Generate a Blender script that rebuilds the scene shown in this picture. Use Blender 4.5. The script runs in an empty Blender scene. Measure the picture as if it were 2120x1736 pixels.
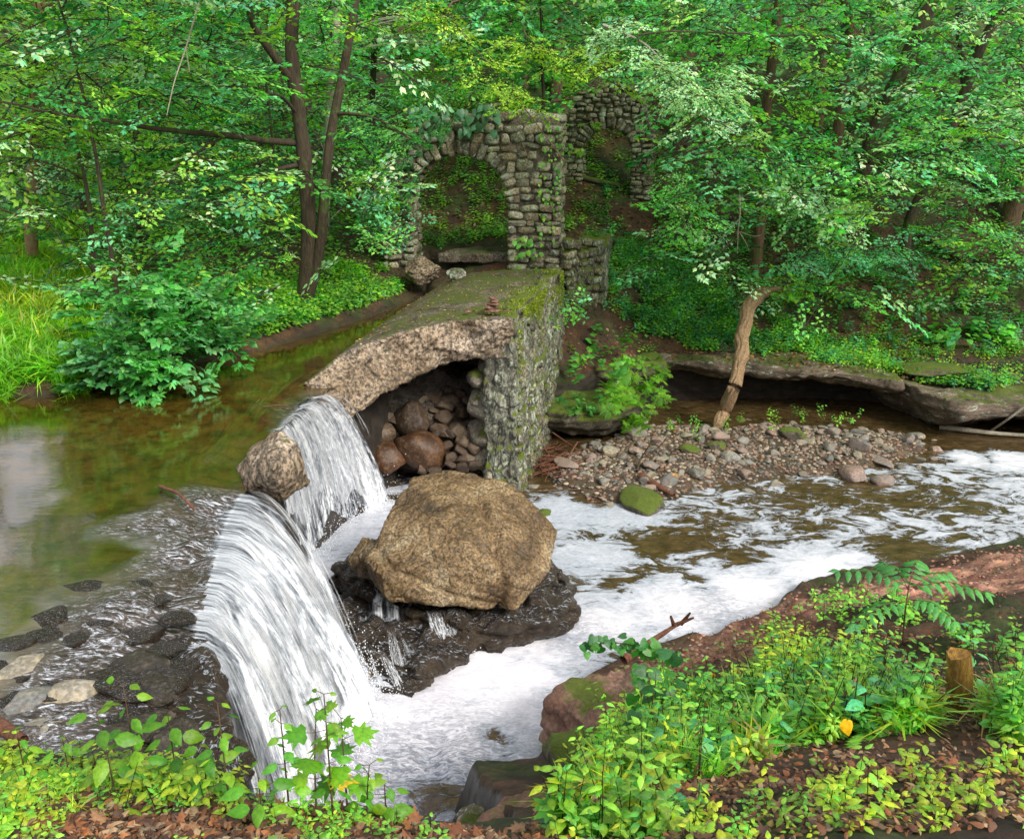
import bpy, bmesh, math, random
import numpy as np
from mathutils import Vector, Matrix
random.seed(7); rng = np.random.default_rng(7)
SC = bpy.context.scene
COL = SC.collection
# ---------------------------------------------------------------- camera model
CAMZ = 5.0; PITCH = math.radians(18.0); FT = 1835.0; CX = 1059.5; CY = 868.0
_f = np.array([0, math.cos(PITCH), -math.sin(PITCH)]); _u = np.array([0, math.sin(PITCH), math.cos(PITCH)])
def ray(tx, ty):
    return _f + np.array([1., 0, 0])*((tx-CX)/FT) + _u*((CY-ty)/FT)
def W(tx, ty, z):          # where the sight line through a photo point meets height z
    r = ray(tx, ty); k = (z-CAMZ)/r[2]
    return np.array([r[0]*k, r[1]*k, z])
def D(tx, ty, d):          # the same at a given distance north
    r = ray(tx, ty); k = d/r[1]
    return np.array([r[0]*k, d, CAMZ+r[2]*k])
def proj(P):
    P = np.asarray(P, float); q = P-np.array([0, 0, CAMZ]); zc = q@_f
    zc = np.maximum(zc, .01)
    return CX+FT*q[..., 0]/zc, CY-FT*(q@_u)/zc, zc
cam = bpy.data.cameras.new('camera'); camo = bpy.data.objects.new('camera', cam); COL.objects.link(camo)
camo.location = (0, 0, CAMZ); camo.rotation_euler = (math.radians(90)-PITCH, 0, 0)
cam.sensor_width = 36; cam.lens = 36*FT/2119.0; cam.clip_end = 500; cam.clip_start = .05
SC.camera = camo
# ---------------------------------------------------------------- noise
def _h(i, j, k, s):
    n = (i*374761393 + j*668265263 + k*1442695041 + s*974711) & 0xffffffff
    n = ((n ^ (n >> 13))*1274126177) & 0xffffffff
    n = (n ^ (n >> 16)) & 0xffffffff
    return n.astype(np.float64)/4294967295.0
def vnoise(P, s=0):
    P = np.asarray(P, float); I = np.floor(P).astype(np.int64); F = P-I; F = F*F*(3-2*F)
    i, j, k = I[:, 0], I[:, 1], I[:, 2]; fx, fy, fz = F[:, 0], F[:, 1], F[:, 2]
    def L(a, b, t): return a+(b-a)*t
    a = L(_h(i, j, k, s), _h(i+1, j, k, s), fx); b = L(_h(i, j+1, k, s), _h(i+1, j+1, k, s), fx)
    c = L(_h(i, j, k+1, s), _h(i+1, j, k+1, s), fx); d = L(_h(i, j+1, k+1, s), _h(i+1, j+1, k+1, s), fx)
    return L(L(a, b, fy), L(c, d, fy), fz)*2-1
def fbm(P, oct=4, s=0, gain=.5):
    P = np.asarray(P, float); r = 0; a = 1
    for o in range(oct):
        r = r+a*vnoise(P*(2.03**o)+17.3*o, s+o); a *= gain
    return r
def fbm2(x, y, sc, oct=4, s=0):
    return fbm(np.stack([x*sc, y*sc, np.zeros_like(x)], -1), oct, s)
def sstep(a, b, x):
    t = np.clip((x-a)/(b-a), 0, 1); return t*t*(3-2*t)
def sdist(poly, x, y):      # signed distance, positive inside
    poly = np.asarray(poly, float); n = len(poly); d = np.full(x.shape, 1e9); ins = np.zeros(x.shape, bool)
    for a in range(n):
        x0, y0 = poly[a]; x1, y1 = poly[(a+1) % n]; ex, ey = x1-x0, y1-y0
        t = np.clip(((x-x0)*ex+(y-y0)*ey)/(ex*ex+ey*ey+1e-12), 0, 1)
        d = np.minimum(d, np.hypot(x-x0-t*ex, y-y0-t*ey))
        c = ((y0 > y) != (y1 > y)); xi = x0+(y-y0)*(x1-x0)/(y1-y0+1e-12); ins ^= (c & (x < xi))
    return np.where(ins, d, -d)
# ---------------------------------------------------------------- object helpers
def tag(o, label=None, cat=None, group=None, kind=None):
    if label: o['label'] = label
    if cat: o['category'] = cat
    if group: o['group'] = group
    if kind: o['kind'] = kind
    return o
def empty(name, loc=(0, 0, 0), label=None, cat=None, group=None):
    o = bpy.data.objects.new(name, None); COL.objects.link(o); o.location = tuple(loc); o.empty_display_size = .1
    return tag(o, label, cat, group)
def link(name, me, mat=None, parent=None, world=True):
    o = bpy.data.objects.new(name, me); COL.objects.link(o)
    if mat:
        for m in (mat if isinstance(mat, (list, tuple)) else [mat]): me.materials.append(m)
    if parent is not None:
        o.parent = parent
        if world: o.matrix_parent_inverse = Matrix.Translation(-Vector(parent.location))
    return o
def mesh_np(name, V, F, C=None, UV=None, smooth=False, attrs=None, midx=None):
    V = np.asarray(V, np.float32); F = np.asarray(F, np.int32); k = F.shape[1]
    me = bpy.data.meshes.new(name); me.vertices.add(len(V)); me.vertices.foreach_set('co', V.ravel())
    me.loops.add(F.size); me.loops.foreach_set('vertex_index', F.ravel())
    me.polygons.add(len(F)); me.polygons.foreach_set('loop_start', np.arange(0, F.size, k, dtype=np.int32))
    try: me.polygons.foreach_set('loop_total', np.full(len(F), k, np.int32))
    except Exception: pass
    if smooth: me.polygons.foreach_set('use_smooth', np.ones(len(F), bool))
    if midx is not None: me.polygons.foreach_set('material_index', np.asarray(midx, np.int32))
    me.update(calc_edges=True)
    if C is not None:
        a = me.color_attributes.new('tint', 'FLOAT_COLOR', 'POINT'); c = np.ones((len(V), 4), np.float32); c[:, :C.shape[1]] = C
        a.data.foreach_set('color', c.ravel())
    if UV is not None:
        l = me.uv_layers.new(name='flow'); l.data.foreach_set('uv', np.asarray(UV, np.float32)[F.ravel()].ravel())
    for nm, arr in (attrs or {}).items():
        a = me.attributes.new(nm, 'FLOAT', 'POINT'); a.data.foreach_set('value', np.asarray(arr, np.float32))
    return me
def grid_faces(nu, nv):
    i, j = np.meshgrid(np.arange(nu-1), np.arange(nv-1), indexing='ij'); a = (i*nv+j).ravel()
    return np.stack([a, a+nv, a+nv+1, a+1], -1)
def get_v(me):
    a = np.empty(len(me.vertices)*3, np.float32); me.vertices.foreach_get('co', a); return a.reshape(-1, 3).astype(float)
def get_n(me):
    a = np.empty(len(me.vertices)*3, np.float32); me.vertex_normals.foreach_get('vector', a) if hasattr(me, 'vertex_normals') else me.vertices.foreach_get('normal', a)
    return a.reshape(-1, 3).astype(float)
def set_v(me, V):
    me.vertices.foreach_set('co', np.asarray(V, np.float32).ravel()); me.update()
def solid(hulls, voxel=.04, disp=None, smooth=True, tubes=()):
    """closed convex pieces welded by voxel remesh, then displaced along the normals"""
    bm = bmesh.new()
    for pts in hulls:
        vs = [bm.verts.new(tuple(p)) for p in pts]
        r = bmesh.ops.convex_hull(bm, input=vs)
        junk = [g for g in r['geom_interior']+r['geom_unused'] if isinstance(g, bmesh.types.BMVert) and g.is_valid]
        bmesh.ops.delete(bm, geom=list(set(junk)), context='VERTS')
    bmesh.ops.recalc_face_normals(bm, faces=bm.faces)
    for path, rad in tubes: tube_bm(bm, path, rad)
    me = bpy.data.meshes.new('tmp'); bm.to_mesh(me); bm.free()
    o = bpy.data.objects.new('tmp', me); COL.objects.link(o)
    m = o.modifiers.new('r', 'REMESH'); m.mode = 'VOXEL'; m.voxel_size = voxel; m.adaptivity = 0
    m2 = o.modifiers.new('s', 'SMOOTH'); m2.iterations = 2; m2.factor = .5
    dg = bpy.context.evaluated_depsgraph_get(); dg.update()
    me2 = bpy.data.meshes.new_from_object(o.evaluated_get(dg)); bpy.data.objects.remove(o); bpy.data.meshes.remove(me)
    if disp is not None:
        V = get_v(me2); N = get_n(me2); set_v(me2, V+disp(V, N))
    me2.polygons.foreach_set('use_smooth', np.full(len(me2.polygons), smooth)); me2.update()
    return me2
def tube_bm(bm, path, rad, seg=8):
    path = [Vector(p) for p in path]; rings = []
    for i, p in enumerate(path):
        d = (path[min(i+1, len(path)-1)]-path[max(i-1, 0)]).normalized()
        a = d.orthogonal().normalized(); b = d.cross(a); r = rad[i] if hasattr(rad, '__len__') else rad
        rings.append([bm.verts.new(p+a*math.cos(t)*r+b*math.sin(t)*r) for t in [2*math.pi*k/seg for k in range(seg)]])
    for A, B in zip(rings, rings[1:]):
        for k in range(seg): bm.faces.new((A[k], A[(k+1) % seg], B[(k+1) % seg], B[k]))
    bm.faces.new(rings[0][::-1]); bm.faces.new(rings[-1])
def tube_np(path, rad, seg=8, rough=0., s=0):
    """verts, quads of a tapered tube (open ends capped by a last tiny ring)"""
    P = np.asarray(path, float); n = len(P); R = np.broadcast_to(np.asarray(rad, float), (n,)).copy()
    T = np.gradient(P, axis=0); T /= np.linalg.norm(T, axis=1, keepdims=True)+1e-9
    ref = np.array([.37, .21, .9]) if abs(T[0][2]) < .8 else np.array([1., .2, 0])
    A = np.cross(T, ref); A /= np.linalg.norm(A, axis=1, keepdims=True)+1e-9; B = np.cross(T, A)
    th = np.arange(seg)*2*np.pi/seg
    V = P[:, None]+R[:, None, None]*(A[:, None]*np.cos(th)[None, :, None]+B[:, None]*np.sin(th)[None, :, None])
    V = V.reshape(-1, 3)
    if rough > 0:
        c = np.repeat(P, seg, 0); d = V-c; V = c+d*(1+rough*fbm(V*np.array([9, 9, 3.]), 3, s))[:, None]
    i, j = np.meshgrid(np.arange(n-1), np.arange(seg), indexing='ij')
    a = (i*seg+j).ravel(); b = (i*seg+(j+1) % seg).ravel()
    return V, np.stack([a, b, b+seg, a+seg], -1)
def smooth_path(pts, n):
    P = np.asarray(pts, float); d = np.r_[0, np.cumsum(np.linalg.norm(np.diff(P, axis=0), axis=1))]
    t = np.linspace(0, d[-1], n); Q = np.stack([np.interp(t, d, P[:, k]) for k in range(P.shape[1])], -1)
    for _ in range(max(1, n//(2*len(P)))):
        Q[1:-1] = .25*Q[:-2]+.5*Q[1:-1]+.25*Q[2:]
    return Q
def cat_quads(parts):
    V = []; F = []; o = 0
    for v, f in parts: V.append(v); F.append(f+o); o += len(v)
    return np.concatenate(V), np.concatenate(F)
# ---------------------------------------------------------------- materials
class NT:
    def __init__(s, name):
        s.m = bpy.data.materials.new(name); s.m.use_nodes = True; s.t = s.m.node_tree; s.t.nodes.clear()
        s.out = s.n('ShaderNodeOutputMaterial')
    def n(s, typ, ins=None, **kw):
        x = s.t.nodes.new(typ)
        for k, v in kw.items(): setattr(x, k, v)
        for k, v in (ins or {}).items(): s.set(x.inputs[k], v)
        return x
    def set(s, sock, v):
        if isinstance(v, bpy.types.NodeSocket): s.t.links.new(v, sock)
        elif isinstance(v, (tuple, list)) and len(v) == 3 and len(getattr(sock, 'default_value', (0,)*3)) == 4: sock.default_value = (*v, 1)
        else: sock.default_value = v
    def math(s, op, a, b=0., c=0., clamp=False):
        x = s.n('ShaderNodeMath', operation=op); x.use_clamp = clamp
        s.set(x.inputs[0], a); s.set(x.inputs[1], b); s.set(x.inputs[2], c); return x.outputs[0]
    def noise(s, vec, scale, detail=4, rough=.55, dist=0., out=0):
        return s.n('ShaderNodeTexNoise', {'Vector': vec, 'Scale': scale, 'Detail': detail, 'Roughness': rough, 'Distortion': dist}).outputs[out]
    def voro(s, vec, scale, feature='F1', out='Distance', rnd=1.):
        return s.n('ShaderNodeTexVoronoi', {'Vector': vec, 'Scale': scale, 'Randomness': rnd}, feature=feature).outputs[out]
    def ramp(s, fac, stops):
        r = s.n('ShaderNodeValToRGB', {'Fac': fac}); e = r.color_ramp.elements
        while len(e) < len(stops): e.new(.5)
        for k, (p, c) in enumerate(stops): e[k].position = p; e[k].color = (*c, 1) if len(c) == 3 else c
        return r.outputs[0]
    def mix(s, fac, a, b, mode='MIX'):
        x = s.n('ShaderNodeMix', data_type='RGBA', blend_type=mode); s.set(x.inputs[0], fac); s.set(x.inputs[6], a); s.set(x.inputs[7], b); return x.outputs[2]
    def rng(s, v, a, b, c=0., d=1.):
        return s.n('ShaderNodeMapRange', {'Value': v, 'From Min': a, 'From Max': b, 'To Min': c, 'To Max': d}).outputs[0]
    def bump(s, h, strength=.5, dist=.02, normal=None):
        i = {'Height': h, 'Strength': strength, 'Distance': dist}
        if normal is not None: i['Normal'] = normal
        return s.n('ShaderNodeBump', i).outputs[0]
    def co(s, scale=(1, 1, 1), kind='Object'):
        c = s.n('ShaderNodeTexCoord').outputs[kind]
        return s.n('ShaderNodeMapping', {'Vector': c, 'Scale': scale}).outputs[0] if scale != (1, 1, 1) else c
    def attr(s, name, out='Color'): return s.n('ShaderNodeAttribute', attribute_name=name).outputs[out]
    def nz(s): return s.n('ShaderNodeSeparateXYZ', {0: s.n('ShaderNodeNewGeometry').outputs['Normal']}).outputs[2]
    def bsdf(s, **ins):
        b = s.n('ShaderNodeBsdfPrincipled', {k.replace('_', ' '): v for k, v in ins.items()})
        s.t.links.new(b.outputs[0], s.out.inputs[0]); return b
def rock_mat(name, stops, scale=3., rough=.7, bump=.6, moss=0., mosscol=(.11, .15, .012), speck=.35, stretch=(1, 1, 1), rnd=0., crack=0., lichen=0., wetz=None, fine=28, tinted=False):
    t = NT(name); co = t.co(stretch)
    if rnd: 
        ob = t.n('ShaderNodeObjectInfo'); co = t.n('ShaderNodeVectorMath', {0: co, 1: ob.outputs['Location']}, operation='ADD').outputs[0]
    n1 = t.noise(co, scale, 8, .62, .4); n2 = t.noise(co, scale*7, 6, .7); n3 = t.noise(co, fine, 5, .75)
    f = t.rng(n1, .3, .7)
    if rnd: f = t.math('ADD', t.math('MULTIPLY', f, 1-rnd), t.math('MULTIPLY', ob.outputs['Random'], rnd))
    c = t.ramp(f, stops)
    if tinted: c = t.mix(1., c, t.attr('tint'), 'MULTIPLY')
    c = t.mix(t.rng(n3, .42, .6, speck*1.5, 0.), c, (.012, .01, .008))
    c = t.mix(t.rng(n2, .55, .8, 0, .35), c, (.55, .48, .38))
    if lichen: c = t.mix(t.rng(t.noise(co, scale*2.1, 6, .7, 1.), .62-lichen*.25, .68-lichen*.2), c, (.42, .47, .36))
    h = t.math('ADD', t.math('MULTIPLY', n1, .8), t.math('ADD', t.math('MULTIPLY', n2, .35), t.math('MULTIPLY', n3, .14)))
    if crack:
        v = t.voro(t.mix(.12, co, t.noise(co, scale*2, 4, out=1)), scale*1.7, 'DISTANCE_TO_EDGE')
        k = t.rng(v, 0, .06); c = t.mix(t.math('MULTIPLY', t.math('SUBTRACT', 1, k), crack), c, (.01, .009, .007)); h = t.math('ADD', h, t.math('MULTIPLY', k, crack*.5))
    r = t.rng(n2, .3, .7, rough-.12, rough+.12)
    if moss:
        mk = t.math('ADD', t.math('MULTIPLY', t.nz(), .45), t.noise(co, scale*.9, 6, .65, .5))
        mk = t.rng(mk, 1.0-moss*.6, 1.1-moss*.6)
        mc = t.mix(t.noise(co, 30, 4, .7), (mosscol[0]*.25, mosscol[1]*.3, mosscol[2]), (mosscol[0]*1.7, mosscol[1]*1.6, mosscol[2]*1.6))
        c = t.mix(mk, c, mc); h = t.math('ADD', h, t.math('MULTIPLY', mk, t.math('MULTIPLY', t.noise(co, 60, 3, .8), .5))); r = t.math('MAXIMUM', r, t.math('MULTIPLY', mk, .9))
    if wetz is not None:      # dark wet band near the water line
        z = t.n('ShaderNodeSeparateXYZ', {0: t.n('ShaderNodeNewGeometry').outputs['Position']}).outputs[2]
        w = t.rng(t.math('ADD', z, t.math('MULTIPLY', n2, .2)), wetz+.08, wetz+.3, 1, 0)
        c = t.mix(t.math('MULTIPLY', w, .75), c, t.mix(.5, (.02, .014, .008), c, 'MULTIPLY')); r = t.math('SUBTRACT', r, t.math('MULTIPLY', w, .35))
    t.bsdf(Base_Color=c, Roughness=r, Normal=t.bump(h, bump, .06), Specular_IOR_Level=.5)
    return t.m
def leaf_mat(name, gloss=.42, trans=.4):
    t = NT(name); c = t.attr('tint'); n = t.noise(t.co(), 1.3, 3); nf = t.noise(t.co(), 55, 4, .7)
    c = t.mix(1., c, t.ramp(t.rng(nf, .3, .7), [(0, (.55, .6, .6)), (.5, (1, 1, 1)), (1, (1.3, 1.2, 1.25))]), 'MULTIPLY')
    c = t.mix(1., c, t.ramp(t.rng(n, .3, .7), [(0, (.62, .66, .7)), (1, (1.25, 1.2, 1.05))]), 'MULTIPLY')
    b = t.n('ShaderNodeBsdfPrincipled', {'Base Color': c, 'Roughness': gloss, 'Specular IOR Level': .6, 'Normal': t.bump(nf, .35, .01)})
    tr = t.n('ShaderNodeBsdfTranslucent', {'Color': t.mix(1., c, (1.5, 1.7, .7), 'MULTIPLY')})
    m = t.n('ShaderNodeMixShader', {0: trans, 1: b.outputs[0], 2: tr.outputs[0]}); t.t.links.new(m.outputs[0], t.out.inputs[0]); return t.m
def bark_mat(name, a, b, moss=0.):
    t = NT(name); co = t.co((9, 9, 1.6)); n = t.noise(co, 3, 8, .7, 1.2); n2 = t.noise(t.co(), 40, 4, .7)
    c = t.mix(t.rng(n, .35, .65), a, b); c = t.mix(t.rng(n2, .5, .75, 0, .4), c, (.01, .008, .006))
    if moss: c = t.mix(t.rng(t.noise(t.co(), 2.5, 5, .7), .62-moss*.2, .7-moss*.2), c, (.07, .11, .02))
    t.bsdf(Base_Color=c, Roughness=.85, Normal=t.bump(t.math('ADD', n, t.math('MULTIPLY', n2, .3)), .9, .03)); return t.m
M = {}
M['boulder'] = rock_mat('wet_golden_rock', [(0, (.06, .035, .015)), (.35, (.24, .145, .06)), (.62, (.42, .28, .135)), (1, (.62, .49, .3))], 2.0, .34, 1.2, speck=.55, wetz=.25, fine=38, crack=.22)
M['tan'] = rock_mat('tan_broken_concrete', [(0, (.16, .105, .055)), (.4, (.36, .26, .16)), (.7, (.52, .4, .28)), (1, (.66, .54, .42))], 1.5, .7, 1.2, speck=.6, fine=24, crack=.4, moss=.06)
M['grey'] = rock_mat('grey_field_stone', [(0, (.1, .085, .06)), (.4, (.24, .21, .16)), (.75, (.36, .33, .26)), (1, (.46, .43, .35))], 2.5, .75, .8, rnd=.6, moss=.32, speck=.45)
M['river'] = rock_mat('river_cobble', [(0, (.09, .09, .09)), (.25, (.27, .25, .21)), (.42, (.42, .28, .22)), (.55, (.2, .21, .2)), (.7, (.45, .38, .26)), (.85, (.3, .3, .29)), (1, (.55, .5, .38))], 2.5, .5, .6, rnd=.75, speck=.35)
M['masonry'] = rock_mat('weathered_masonry', [(0, (.07, .06, .045)), (.35, (.2, .18, .14)), (.7, (.36, .34, .27)), (1, (.5, .48, .4))], 1.7, .8, .9, moss=.25, speck=.5, lichen=.55)
M['masonry_st'] = rock_mat('weathered_field_stones', [(0, (.14, .125, .09)), (.35, (.34, .31, .24)), (.7, (.52, .49, .39)), (1, (.66, .63, .52))], 2.6, .8, .9, moss=.22, speck=.5, lichen=.3, tinted=True)
M['wall_st'] = rock_mat('lichened_stones', [(0, (.09, .08, .055)), (.35, (.25, .24, .18)), (.7, (.4, .4, .32)), (1, (.56, .57, .47))], 2.2, .85, 1., moss=.5, mosscol=(.13, .18, .012), speck=.6, stretch=(1.5, 1.5, .8), crack=.4, lichen=.3, tinted=True)
M['mortar'] = rock_mat('old_mortar', [(0, (.05, .04, .03)), (.5, (.17, .14, .1)), (1, (.32, .27, .2))], 3, .9, .9, speck=.5, moss=.15)
M['sidewall'] = rock_mat('lichen_wall', [(0, (.05, .045, .03)), (.35, (.16, .155, .115)), (.7, (.28, .29, .22)), (1, (.42, .43, .34))], 1.8, .85, 1., moss=.55, mosscol=(.14, .19, .012), speck=.5, stretch=(1.6, 1.6, .7), crack=.55, lichen=.3)
M['mossy'] = rock_mat('moss_covered_rock', [(0, (.04, .035, .02)), (.5, (.14, .12, .08)), (1, (.28, .25, .18))], 1.6, .85, .9, moss=.72, mosscol=(.11, .16, .012), speck=.45)
M['captop'] = rock_mat('mossy_concrete_cap', [(0, (.05, .035, .02)), (.35, (.15, .115, .075)), (.65, (.27, .22, .165)), (1, (.38, .33, .27))], 2.4, .8, 1., moss=.20, mosscol=(.10, .13, .012), speck=.6)
M['ledge'] = rock_mat('layered_ledge_rock', [(0, (.04, .03, .02)), (.4, (.15, .11, .075)), (.75, (.26, .19, .13)), (1, (.4, .34, .27))], 2., .8, 1., moss=.2, mosscol=(.11, .15, .012), stretch=(1, 1, 4.), speck=.4, lichen=.2)
M['redrock'] = rock_mat('red_brown_rock', [(0, (.1, .045, .03)), (.4, (.24, .12, .08)), (.75, (.34, .2, .14)), (1, (.42, .3, .22))], 1.3, .8, .9, speck=.35, moss=.18)
M['wet'] = rock_mat('dark_wet_rock', [(0, (.012, .01, .008)), (.5, (.045, .034, .022)), (.8, (.1, .07, .045)), (1, (.16, .13, .1))], 2.2, .25, 1., speck=.4, stretch=(1, 1, 2))
M['brownrock'] = rock_mat('rust_brown_stone', [(0, (.03, .014, .008)), (.5, (.11, .05, .02)), (1, (.22, .11, .05))], 1.8, .45, .6, speck=.4)
M['leaf'] = leaf_mat('leaf'); M['leafmatte'] = leaf_mat('leaf_soft', .6, .35); M['dead'] = leaf_mat('dead_leaf', .7, .1)
M['bark'] = bark_mat('dark_bark', (.02, .014, .008), (.1, .07, .04), .35)
M['bark2'] = bark_mat('brown_bark', (.05, .03, .016), (.2, .12, .065), .15)
M['barewood'] = bark_mat('bare_wood', (.2, .12, .06), (.42, .29, .16))
M['palewood'] = bark_mat('bleached_wood', (.3, .27, .2), (.5, .46, .36))
M['redwood'] = bark_mat('rust_red_wood', (.09, .03, .015), (.26, .11, .06))
M['logwood'] = bark_mat('weathered_log', (.16, .09, .04), (.44, .3, .17))
M['stump'] = bark_mat('rotten_wood', (.13, .06, .01), (.45, .25, .04))
# ================================================================ terrain
def wl(pts, z=0.): return [tuple(W(a, b, z)[:2]) for a, b in pts]
RB = wl([(2119, 1112), (2000, 1140), (1925, 1165), (1790, 1175), (1640, 1210), (1590, 1280), (1470, 1320), (1330, 1335), (1230, 1395), (1145, 1435), (1165, 1500), (1110, 1560), (1090, 1610)])
LOWER = [(30., 12.2), (12., 11.2)] + RB + [tuple(W(940, 1680, 0)[:2]), (-.25, 4.5), (-.15, 3.5), (-.4, 3.1), (-.95, 3.1), (-1.25, 3.35), (-1.5, 3.7), (-1.75, 4.1), (-2.0, 4.7), (-2.2, 5.6), (-2.4, 6.6), (-2.45, 7.4), (-2.6, 8.0), (-2.55, 8.7), (-2.5, 9.9), (-2.35, 10.7), (-2.0, 11.6), (-1.75, 12.6), (-1.0, 13.6), (-.1, 13.8), (.5, 14.4), (1.2, 15.1), (2.5, 16.35), (3.5, 16.75), (6, 16.75), (9, 16.1), (14, 15.9), (30, 17)]
SH = [(-60, 780), (0, 822), (100, 822), (210, 800), (290, 782), (340, 765), (400, 748), (480, 738), (560, 716), (650, 690), (740, 660), (800, 640), (850, 618)]
UPPER = [(-14., 2.2), (-12., 9.8)] + wl(SH, 2.0) + [(-1.75, 18.6), (-1.5, 18.2), (-1.55, 15.6), (-1.9, 13.), (-2.2, 11.), (-2.5, 9.9), (-2.4, 7.4), (-1.9, 4.75), (-1.7, 4.1)] + wl([(440, 1620), (300, 1600), (190, 1590), (100, 1570), (0, 1540)], 1.95) + [(-4.5, 3.2), (-9, 2.2)]
GRAVEL = wl([(1120, 990), (1150, 940), (1250, 910), (1350, 880), (1500, 885), (1640, 880), (1760, 895), (1900, 905), (1925, 935), (1800, 975), (1700, 985), (1620, 990), (1500, 1005), (1385, 1040), (1250, 1045), (1150, 1010)])
CP = []    # control points (x, y, z) of the land surface
def cp(pts): CP.extend([tuple(W(a, b, z)) for a, b, z in pts])
cp([(a, b, .12) for a, b in [(2119, 1112), (2000, 1140), (1790, 1175), (1640, 1210), (1470, 1320), (1330, 1335), (1145, 1435), (1110, 1560)]])
cp([(2050, 1170, .55), (1900, 1240, .7), (1750, 1260, .7), (2100, 1300, 1.3), (1600, 1330, .7), (1450, 1400, .8), (1250, 1450, .5), (1300, 1520, .95), (1200, 1600, .75), (1600, 1450, 1.4), (1900, 1400, 1.6), (2119, 1480, 2.2), (1150, 1690, 1.5), (1300, 1640, 1.75), (1700, 1600, 2.45), (1400, 1736, 2.6), (1700, 1736, 2.95), (2119, 1736, 3.1), (1000, 1720, 2.2), (2119, 1600, 2.75), (1900, 1560, 2.4)])
cp([(900, 1712, 2.4), (800, 1690, 2.45), (700, 1680, 2.5), (560, 1662, 2.45), (450, 1620, 2.3), (300, 1590, 2.15), (100, 1575, 2.1), (0, 1545, 2.1), (0, 1736, 2.8), (300, 1736, 2.8), (600, 1736, 2.8), (900, 1736, 2.75)])
CP += [(x, 0.5, 3.3) for x in (-4, -2, 0, 2, 4)] + [(x, -3., 3.6) for x in (-8, -3, 3, 8)] + [(-7, 2.0, 2.6), (-12, 1, 2.7), (7, 4., 3.3), (9, 6., 2.9), (11, 9., 1.8), (16, 8, 2.6), (18, 11, .7), (-20, 2, 3)]
CP += [tuple(W(a, b, 2.06)) for a, b in SH[1:]] + [(-12, 10., 2.1), (-16, 11, 2.4), (-12, 12, 2.35), (-9, 12.5, 2.45), (-6, 12.8, 2.4), (-5, 14, 2.5), (-3.6, 14.6, 2.45), (-3, 16.5, 2.5), (-5, 18, 2.7), (-10, 17, 2.8), (-15, 17, 3.)]
CP += [(-1.2, 17.6, 2.35), (-.4, 17.4, 2.5), (.6, 17.2, 2.6), (-1.4, 19, 2.75), (0, 19.5, 3.0), (1.4, 18.5, 2.85), (1.9, 20, 3.0), (2.3, 18.2, 1.9), (2.2, 17.0, 1.15), (1.0, 15.6, .85), (2.6, 16.3, .86), (4.4, 16.9, .88), (6.5, 16.8, .85), (8.2, 15.9, .8), (9.5, 15.4, .7), (13, 15.5, .8), (3.4, 18.5, 1.55), (6., 18.6, 1.5), (9, 18.3, 1.5), (13, 18, 1.7), (3.4, 20.3, 2.5), (7, 20.3, 2.5), (11, 20, 2.6), (16, 18, 2.2), (22, 17, 2.)]
_c = np.array(CP)
def _phi(r): return r
_A = np.zeros((len(_c)+3,)*2); _r = np.hypot(_c[:, None, 0]-_c[None, :, 0], _c[:, None, 1]-_c[None, :, 1])
_A[:len(_c), :len(_c)] = _phi(_r)-np.eye(len(_c))*.03; _A[:len(_c), -3] = 1; _A[:len(_c), -2:] = _c[:, :2]; _A[-3, :len(_c)] = 1; _A[-2:, :len(_c)] = _c[:, :2].T
_w = np.linalg.solve(_A, np.r_[_c[:, 2], 0, 0, 0])
def rbf(x, y):
    z = np.full(x.shape, _w[-3])+_w[-2]*x+_w[-1]*y
    for k in range(len(_c)): z = z+_w[k]*np.hypot(x-_c[k, 0], y-_c[k, 1])
    return z
def height(x, y, rough=True):
    x = np.asarray(x, float); y = np.asarray(y, float)
    u = np.clip(rbf(np.clip(x, -22, 24), np.clip(y, -4, 21.5)), 0, 6)
    n1 = fbm2(x, y, .9, 4, 3); n2 = fbm2(x, y, 5., 3, 5)
    shift = 3.5*sstep(-2.5, -7, x)+1.5*sstep(-8, -16, x)
    hill = 2.9+.8*(y-20.8-shift)+.8*fbm2(x, y, .25, 3, 9)
    hill = np.where(hill > 16, 16+(hill-16)*.6, hill)
    gap = np.exp(-((np.degrees(np.arctan2(x, y))+30.6)/2.6)**2)
    hill = np.minimum(hill, np.where(gap > .3, -1+.245*np.hypot(x, y), 1e9))
    k = .5; m = np.maximum(u, hill); u = m+k*.25*np.maximum(0, 1-np.abs(u-hill)/k)**2
    u = u+.05*n1+.025*n2
    u = u+.12*np.abs(n1)*sstep(19, 22, y)+.07*np.abs(n2)*sstep(3, 1, np.abs(x-3.2))*sstep(12, 9.5, y)*sstep(4, 5, y)
    wob = .06*n1+.03*n2
    sl = sdist(LOWER, x, y)+wob; su = sdist(UPPER, x, y)+wob
    u = u+(1.55-.0*u-u)*sstep(-.05, .45, su)
    low = -.32+.06*n1
    sg = sdist(GRAVEL, x, y); low = low+(.10+.05*n1-low)*sstep(-.5, .35, sg)
    bed = sstep(-.18, .12, sl)
    h = u+(low-u)*bed
    return h
def hz(x, y): return float(height(np.array([x]), np.array([y]))[0])
def fan_grid(ys, nx, half):
    s = np.linspace(-1, 1, nx); s = s*(.55+.45*np.abs(s)**1.5)
    Y, S = np.meshgrid(ys, s, indexing='ij'); return S*half(Y), Y
ys = [-4.]
while ys[-1] < 75:
    y = ys[-1]; ys.append(y+(.05 if 1.5 < y < 18.5 else .3 if y < 1.5 else .1+.02*(y-18.5)))
ys = np.array(ys)
X, Y = fan_grid(ys, 560, lambda y: 9+.95*np.maximum(y, 0))
x = X.ravel(); y = Y.ravel(); z = height(x, y)
sl = sdist(LOWER, x, y); su = sdist(UPPER, x, y); sg = sdist(GRAVEL, x, y)
n = fbm2(x, y, 1.3, 5, 21); n2 = fbm2(x, y, 7, 3, 25)
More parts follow.
